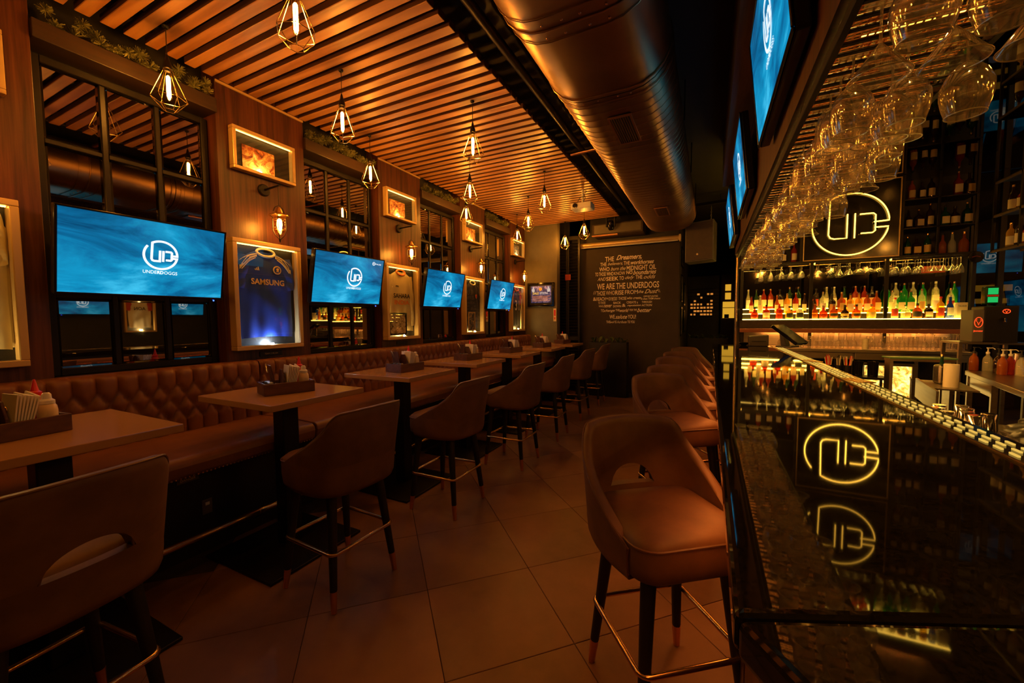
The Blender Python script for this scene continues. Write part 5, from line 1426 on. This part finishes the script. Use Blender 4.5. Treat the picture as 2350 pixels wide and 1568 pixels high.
# bottle fridge under the counter
t = thing('bottle_fridge', 'under-counter fridge with a lit glass door', 'fridge', (2.22, 7.20, 0.0005))
MB().box(-.30, .02, 0, .30, .60, .87).build('cabinet', 'black_metal', t, bevel=.005)
MB().box(-.26, .004, .10, .26, .019, .84).build('lit_interior', 'fridge_inside', t)
for a in ((-.30, .0, .30, .10), (-.30, .84, .30, .87), (-.30, .10, -.26, .84), (.24, .10, .30, .84)): MB().box(a[0], -.02, a[1], a[2], .0035, a[3]).build('door_frame', 'steel', t, bevel=.003, seg=1)
MB().box(-.26, -.008, .10, .24, -.004, .84).build('door_glass', 'pane_glass', t)
MB().tube([(.22, -.02, .3), (.22, -.05, .32), (.22, -.05, .68), (.22, -.02, .70)], .008, 8).build('handle', 'steel', t)
# straw holders
for i, (x, mt) in enumerate(((1.50, 'red_plastic'), (1.60, 'text_black'), (1.70, 'red_plastic'))):
    t = thing('straw_holder', ['tumbler of red straws beside the till', 'tumbler of black striped straws in the middle', 'tumbler of red straws beside the fridge'][i], 'straws', (x, 6.9, .72))
    MB().lathe([(.035, 0), (.04, .005), (.045, .14), (.042, .14), (.035, .01)], 16, cap=False).build('cup', 'black_metal', t)
    rr = random.Random(i)
    for q in range(14):
        a, r_ = rr.uniform(0, 6.28), rr.uniform(.005, .03)
        MB().tube([(r_ * math.cos(a) * .5, r_ * math.sin(a) * .5, .012), (r_ * math.cos(a) * 1.9, r_ * math.sin(a) * 1.9, .25 + rr.uniform(-.02, .03))], .004, 6).build('straw', mt if q % 2 else 'label_cream', t)
t = thing('work_shelf', 'low black shelf carrying the straw holders', 'shelf', (1.62, 6.9, 0))
MB().box(-.22, -.12, .69, .50, .16, .719).build('board', 'black_metal', t)
for sx in (-.2, .48):
    for sy in (-.1, .14): MB().box(sx - .012, sy - .012, .0005, sx + .012, sy + .012, .6895).build('leg', 'black_metal', t)
for i, x in enumerate((1.82, 1.98)):
    o = MB().lathe([(.05, .0), (.055, .005), (.06, .20), (.055, .20), (.045, .01), (0, .01)], 20, cap=False).build('black_bin', 'black_gloss', None, (x, 6.93, .7195)); tag(o, 'glossy black canister on the low shelf beside the %s' % ['straws', 'fridge'][i], 'canister')

# right-hand sink unit, turned slightly towards the counter
su = thing('sink_unit', 'stainless sink unit with open legs at the bartender side', 'sink unit', (2.43, 5.88, 0.0005), math.atan2(-1.51, -.30))
MB().box(0, 0, .90, 2.5, .60, .95).build('worktop', 'steel', su, bevel=.006)
for x in (.02, .75, 1.55, 2.4):
    for y in (.03, .55): MB().box(x, y - .02, 0, x + .04, y + .02, .899).build('leg', 'steel', su)
MB().box(0.06, .02, .78, .75, .04, .898).build('apron', 'steel', su)
MB().box(.79, .10, .15, 2.4, .55, .17).build('under_shelf', 'steel', su)
MB().box(-.05, -.34, .80, .62, -.02, .815).build('speed_shelf', 'steel', su)
MB().box(-.05, -.36, .62, .95, -.341, .83).build('speed_front', 'steel', su)
def sloc(lx, ly, z):
    a = su.rotation_euler[2]
    return (2.43 + lx * math.cos(a) - ly * math.sin(a), 5.88 + lx * math.sin(a) + ly * math.cos(a), z)
for i in range(6):
    p = [(2.50, 5.90, .951), (2.575, 5.84, .951), (2.60, 5.72, .951), (2.625, 5.60, .951), (2.64, 5.48, .951), (2.55, 5.55, .951)][i]
    t = thing('syrup_bottle', ['amber', 'pale', 'dark', 'red', 'clear', 'brown'][i] + ' syrup bottle with a pump on the sink unit', 'bottle', p, 0, 'pump bottles on the sink unit')
    mt = ['liquor_amber', 'liquor_clear', 'liquor_dark_liquor', 'liquor_red_amber', 'liquor_clear', 'liquor_amber'][i]
    MB().lathe([(.033, 0), (.036, .005), (.036, .11), (.03, .14), (.013, .165), (.012, .18)], 16).build('body', mt, t)
    MB().lathe([(.015, .1805), (.015, .20), (.006, .203), (.005, .235), (.012, .237), (.012, .246)], 12).build('pump', 'white_plastic' if i % 2 else 'black', t)
    MB().tube([(0, 0, .24), (.03, -.01, .243), (.045, -.015, .228)], .004, 6).build('spout', 'white_plastic' if i % 2 else 'black', t)
t = thing('hand_blender', 'steel bell-shaped jug among the syrup bottles', 'jug', (2.71, 5.68, .951))
MB().lathe([(.07, 0), (.068, .01), (.04, .06), (.032, .12), (.03, .2), (.024, .205)], 20).build('bell', 'steel', t)
o = MB().box(-.30, -.10, 0, .30, .10, .018).build('cutting_board', 'green_plastic', None, (2.19, 6.25, 1.03), bevel=.004); o.rotation_euler = (0, 0, .1); tag(o, 'green edged cutting board behind the sink unit', 'cutting board')
t = thing('board_stand', 'steel stand carrying the cutting board', 'stand', (2.19, 6.25, 0.0005))
MB().box(-.28, -.09, 1.0, .28, .09, 1.0285).build('top', 'steel', t)
for sx in (-.26, .26): MB().box(sx - .015, -.08, 0, sx + .015, .08, .9995).build('leg', 'steel', t)
p = sloc(.45, -.18, .8155)
t = thing('paper_roll', 'white kitchen paper roll on the speed shelf', 'paper roll', p)
MB().lathe([(.018, 0), (.055, 0), (.056, .004), (.056, .225), (.055, .23), (.018, .23)], 24, cap=False).build('roll', 'white_paper', t)
MB().lathe([(.0175, .002), (.0175, .228)], 14, cap=False).build('core', 'label_gold', t)
p = sloc(.20, -.18, .8155)
t = thing('napkin_dispenser', 'steel dispenser with rounded top on the speed shelf', 'dispenser', p, .1)
MB().box(-.075, -.06, 0, .075, .06, .20).build('body', 'steel', t, bevel=.025, seg=4)
MB().box(-.05, -.0615, .04, .05, -.0605, .16).build('face_plate', 'black_gloss', t)
B('slim', 'dark_green', 'brass', 'label_cream', .30, *sloc(.05, -.18, .8155), 'slender dark bottle on the speed shelf beside the dispenser', 'bottle on the speed shelf')
# steel shaker tins and liner bag below
t = thing('tin_shelf', 'low steel shelf behind the drip rail', 'shelf', (1.62, 3.55, 0.0005))
MB().box(-.28, -.45, .74, .28, .45, .76).build('board', 'steel', t)
for sx in (-.26, .26):
    for sy in (-.43, .43): MB().box(sx - .015, sy - .015, 0, sx + .015, sy + .015, .7395).build('leg', 'steel', t)
tin = thing('shaker_tin', 'polished steel shaker tin standing on the low shelf', 'tin', (0, 0, 0), group='shaker tins on the low shelf')
MB().lathe([(0, .13), (.034, .13), (.036, .126), (.044, .006), (.045, 0)], 20, cap=False).build('cup', 'chrome', tin)
MB().tube([(.045 * math.cos(a), .045 * math.sin(a), .003) for a in [k_ * PI / 12 for k_ in range(24)]], .002, 6, closed=True).build('rolled_rim', 'chrome', tin)
tp = [(1.44, 3.78), (1.49, 3.90), (1.55, 3.70), (1.60, 3.82), (1.44, 3.66), (1.54, 3.58), (1.64, 3.67), (1.62, 3.93)]
for i, (x, y) in enumerate(tp):
    if i == 0: tin.location = (x, y, .7607)
    else: dup(tin, (x, y, .7607), i * .4)
m = MB()
rb = random.Random(8)
def bag(u, v):
    a = u * 2 * PI
    r = (.13 * (1 - .75 * max(0, v - .55) / .45) + .02 * math.sin(a * 5 + v * 9) + .012 * math.sin(a * 11 - v * 14)) * (0.8 if v < .08 else 1)
    return (r * math.cos(a) * 1.1, r * math.sin(a), .17 * v + .012 * math.sin(a * 3 + 2) * v)
o = m.grid(bag, 40, 16).build('liner_bag', 'bag_black', None, (1.72, 3.36, .7605), angle=80); tag(o, 'crumpled black liner bag beside the shaker tins', 'bag')

# liqueur tap machine on the raised shelf
ms = thing('machine_stand', 'steel stand carrying the tap machine', 'stand', (2.80, 6.45, 0.0005))
MB().box(-.28, -.20, 1.205, .28, .20, 1.229).build('top', 'steel', ms, bevel=.003, seg=1)
for sx in (-.26, .26):
    for sy in (-.18, .18): MB().box(sx - .015, sy - .015, 0, sx + .015, sy + .015, 1.2045).build('leg', 'steel', ms)
p = (2.78, 6.42, 1.2302)
t = thing('tap_machine', 'black chilled-shot tap machine with glowing red emblems', 'tap machine', (p[0] + .02, p[1], p[2]), 0)
MB().box(-.07, -.12, .0, .20, .14, .40).build('body', 'black_metal', t, bevel=.012)
MB().box(-.16, -.13, .0, -.071, .12, .36).build('side_panel', 'grey_plastic', t, bevel=.006)
MB().tube([(x * .032 - .115, -.1325, .22 + z * .055) for x, z in [(math.cos(a), math.sin(a)) for a in [k_ * PI / 14 for k_ in range(28)]]], .0035, 6, closed=True).build('oval_emblem', 'red_glow', t)
MB().tube([(x * .028 + .10, -.1225, .34 + z * .022) for x, z in [(math.cos(a), math.sin(a)) for a in [k_ * PI / 14 for k_ in range(28)]]], .0035, 6, closed=True).build('oval_emblem', 'red_glow', t)
for cx, cz, s in ((-.115, .22, 1.0), (.10, .34, .7)):
    yf = -.133 if cx < 0 else -.123
    for sx in (-1, 1):
        MB().tube([(cx, yf, cz - .03 * s), (cx + sx * .008 * s, yf, cz), (cx + sx * .02 * s, yf, cz + .015 * s), (cx + sx * .014 * s, yf, cz + .032 * s)], .002, 5).build('antler_mark', 'red_glow', t)
link('lettering', text_mesh('Jägermeister', .075, .024, bold=.02), 'red_glow', t, (-.115, -.1315, .11))
MB().tube([(.07, -.12, .26), (.07, -.17, .26), (.07, -.175, .22)], .012, 8).build('tap', 'black_gloss', t)
MB().box(.02, -.20, .0, .16, -.121, .02).build('drip_tray', 'black_metal', t)
g = thing('green_bottle_display', 'green lit upside-down bottle on the tap machine', 'bottle display', (p[0] + .04, p[1], p[2] + .4005))
MB().box(-.055, -.05, .02, .055, .05, .22).build('bottle_block', 'liquor_dark_green', g, bevel=.015, seg=3)
MB().box(-.04, -.053, .13, .04, -.0508, .20).build('lit_label', 'green_glow', g)
MB().box(-.04, -.053, .04, .04, -.0508, .10).build('lit_label', 'green_glow', g)
MB().box(-.045, -.054, .105, .045, -.0508, .125).build('red_band', 'label_red', g)
MB().lathe([(.02, 0), (.02, .02)], 12).build('neck', 'black', g)

# hanging bottle shelf at the right of the back bar
t = thing('hanging_shelf', 'open black tube shelf holding bottles beside the back bar', 'shelf', (0, 0, 0))
SXa, SXb = 3.20, 3.46
for y in (7.30, 6.80, 6.20, 5.60):
    for x in (SXa, SXb): MB().box(x - .012, y - .012, 2.33, x + .012, y + .012, CEIL - .001).build('upright', 'black_metal', t)
for z in (2.33, 2.765, 3.18):
    for x in (SXa, SXb): MB().box(x - .012, 5.60, z - .012, x + .012, 7.31, z + .012).build('rail', 'shelf_tube', t)
    MB().box(SXa - .012, 5.6, z + .0125, SXb + .012, 7.31, z + .022).build('shelf_board', 'black_metal', t)
for z, nm in ((2.3525, 'lower'), (2.7875, 'upper')):
    for i, y in enumerate((7.18, 7.02, 6.90, 6.68, 6.52, 6.36)):
        k_, c, cp, lb, h = [('tall', 'gold', 'brass', 'label_cream', .31), ('tall', 'dark_liquor', 'brass', 'label_cream', .33), ('std', 'red_amber', 'black', 'label_cream', .29)][(i + (z > 2.5)) % 3]
        B(k_, c, cp, lb, h, 3.30, y, z, blabel(k_, c, cp, lb, '%s level of the hanging shelf' % nm), 'bottles on the hanging shelf', a=-.5)

# far side beyond the back bar: posts, dimming panes, screens built for mirror reflections, a lit counter
sbox('wall_bar_side', 'dark_paint', 3.37, 9.6, 0, 5.4, 9.7, CEIL + .03)
for i, x in enumerate((3.42, 3.72, 4.06)):
    o = sbox('trim_%d' % (6 + i), 'black_metal', x - .03, 8.25, 0, x + .03, 8.31, CEIL + .03); o['label'] = 'dark upright post beside the back bar'
for wn, (x0, x1) in enumerate(((3.451, 3.689), (3.751, 4.029), (4.091, 4.9))):
    o = sbox('window_%d' % (5 + wn), 'dimming_glass', x0, 8.279, .9, x1, 8.2795, CEIL + .0); o['label'] = 'dark glass pane added to dim the screens beside the back bar'  # tinted panes added to darken the screens behind them
tv((4.0, 9.3, 2.45), 0, .05, .86, .50, 'blue emblem screen built for a mirror reflection behind the back bar posts', 'reflected screens behind the posts', arm=.22)  # mirror reflections of screens, modelled as actual screens
tv((4.72, 9.3, 1.55), 0, .0, .86, .60, 'low blue emblem screen built for a mirror reflection beyond the tap machine', 'reflected screens behind the posts', arm=.22)
t = thing('lit_counter', 'far counter with a pale lit front behind the posts', 'counter', (3.95, 9.35, 0.0005))
MB().box(-.5, 0, 0, .5, .2, 1.5).build('body', 'dark_wood', t)
MB().box(-.48, -.012, 1.72, .40, .0, 1.80).build('light_panel', 'far_yellow', t)
MB().box(-.48, -.012, 1.92, .40, .0, 2.02).build('light_panel', 'far_yellow', t)
MB().box(-.5, .005, 1.5, .5, .2, 2.12).build('upper_body', 'dark_wood', t)
MB().box(-.45, -.012, 1.50, .40, -.001, 1.60).build('light_panel', 'far_white', t)
t = thing('round_badge', 'oval black badge on the back bar post', 'badge', (3.27, 7.81, 2.33))
MB().lathe([(.075, 0), (.08, .006), (.075, .012)], 20).build('disc', 'black_gloss', t).rotation_euler = (PI / 2, 0, 0)
MB().tube([(-.04, -.0145, .0), (0, -.0145, .012), (.04, -.0145, 0)], .003, 5).build('mark', 'label_red', t)
o = MB().box(-.13, -.004, -.05, .13, .004, .05).build('red_sign', 'label_red', None, (2.98, 8.18, 2.22)); tag(o, 'red sign behind the hung glasses', 'sign')

# corridor beyond the lettered wall
for i, (y, z0, z1) in enumerate(((8.95, 1.15, 1.75), (8.95, 1.85, 2.40), (9.9, 1.2, 1.7), (9.9, 1.8, 2.3), (8.95, 2.55, 2.95))):
    t = thing('corridor_frame', 'dark framed picture on the corridor wall, %s' % ['lower near the corner', 'middle near the corner', 'lower further in', 'upper further in', 'topmost near the corner'][i], 'picture', (-.534, y, z0), group='pictures on the corridor wall')
    MB().box(0, -.22, 0, .02, .22, z1 - z0).build('frame', 'black_gloss', t, bevel=.004)
    MB().box(.0205, -.18, .04, .023, .18, z1 - z0 - .04).build('print', 'photo_dusk', t)
t = thing('lit_bottle_rack', 'far bottle rack with glowing orange compartments', 'bottle rack', (-.19, 11.6, 0.0005))
MB().box(-.34, .02, 0, .40, .2, 2.6).build('carcass', 'black', t)
rr = random.Random(4)
for r_ in range(7):
    for c in range(7):
        if (r_ > 3 and rr.random() < .72) or rr.random() < .12: continue
        MB().box(-.27 + c * .078, 0, 1.58 + r_ * .088, -.27 + c * .078 + rr.uniform(.04, .066), .018, 1.58 + r_ * .088 + .045).build('lit_compartment', 'far_warm', t)
for r_ in range(9): MB().box(-.33, -.03, 1.56 + r_ * .088, .39, .015, 1.568 + r_ * .088).build('shelf', 'black_metal', t)
t = thing('service_hatch', 'bright yellow service hatch at the end of the corridor', 'hatch', (.455, 11.5, 0.0005))
MB().box(-.2, .12, 0, .2, .2, 2.6).build('back', 'dark_wood', t)
for z0, z1 in ((2.20, 2.36), (1.98, 2.15)): MB().box(-.11, .10, z0, .02, .119, z1).build('lit_pane', 'far_yellow', t)
MB().box(-.16, .10, 1.50, .16, .119, 1.92).build('lit_opening', 'far_yellow', t)
for z in (1.49, 1.76): MB().box(-.18, -.02, z, .18, .099, z + .015).build('shelf', 'steel', t)
MB().box(-.12, .02, 1.5055, -.02, .08, 1.60).build('box', 'black', t)
planter(-.45, .38, 10.2, 10.45, 1.05, 'dark planter box in the corridor', 6, 9, 'leafy plant in the corridor planter')
# opposite wall seen in the mirrored windows
for i, y in enumerate((3.75, 5.6)):
    tv((5.22, y, 1.95), -PI / 2, 0.15, 0.86, 0.50, 'blue emblem screen on the opposite wall %s the white jersey' % ['before', 'beyond'][i], 'screens on the opposite wall', arm=.14)
jersey(5, 4.7, 'white jersey with red sleeves on the opposite wall', 'jersey_white', 'jersey_red', 'jersey_white', [('AON', .22, .08, .42, 0, 'text_black', .02)], 0.5, loc=(5.385, 4.68, 1.40), rotz=-PI / 2)
t = thing('display_case', 'gold framed case of the white jersey on the opposite wall', 'display case', (5.399, 4.68, 1.29))
for y0, z0, y1, z1 in ((-.3, 0, .3, .035), (-.3, .87, .3, .905), (-.3, .035, -.265, .87), (.265, .035, .3, .87)): MB().box(-.085, y0, z0, 0, y1, z1).build('frame_rail', 'gold_frame', t)
MB().lathe([(0.016, 0), (0.02, 0.006), (0.02, 0.018)], 16).build('spot_light', 'puck', t, (-0.055, 0.0, .036))
# ------------------------------------------------------------------ small recessed downlights over the glass rack
for i, (x, y) in enumerate(((.52, .95), (.52, 1.95), (.52, 2.95), (.52, 3.95), (.52, 4.95), (.52, 5.8))):
    t = thing('downlight', 'round recessed downlight over the glass rack, %s from the till' % ORD[5 - i], 'downlight', (x, y, CEIL + .028), group='downlights over the glass rack')
    MB().lathe([(.036, 0), (.05, -.002), (.052, -.012), (.038, -.014), (.036, -.004)], 24, cap=False).build('trim_ring', 'brass', t)
    MB().lathe([(.035, -.003), (.035, -.006)], 20).build('lamp', 'downlight_lamp', t)
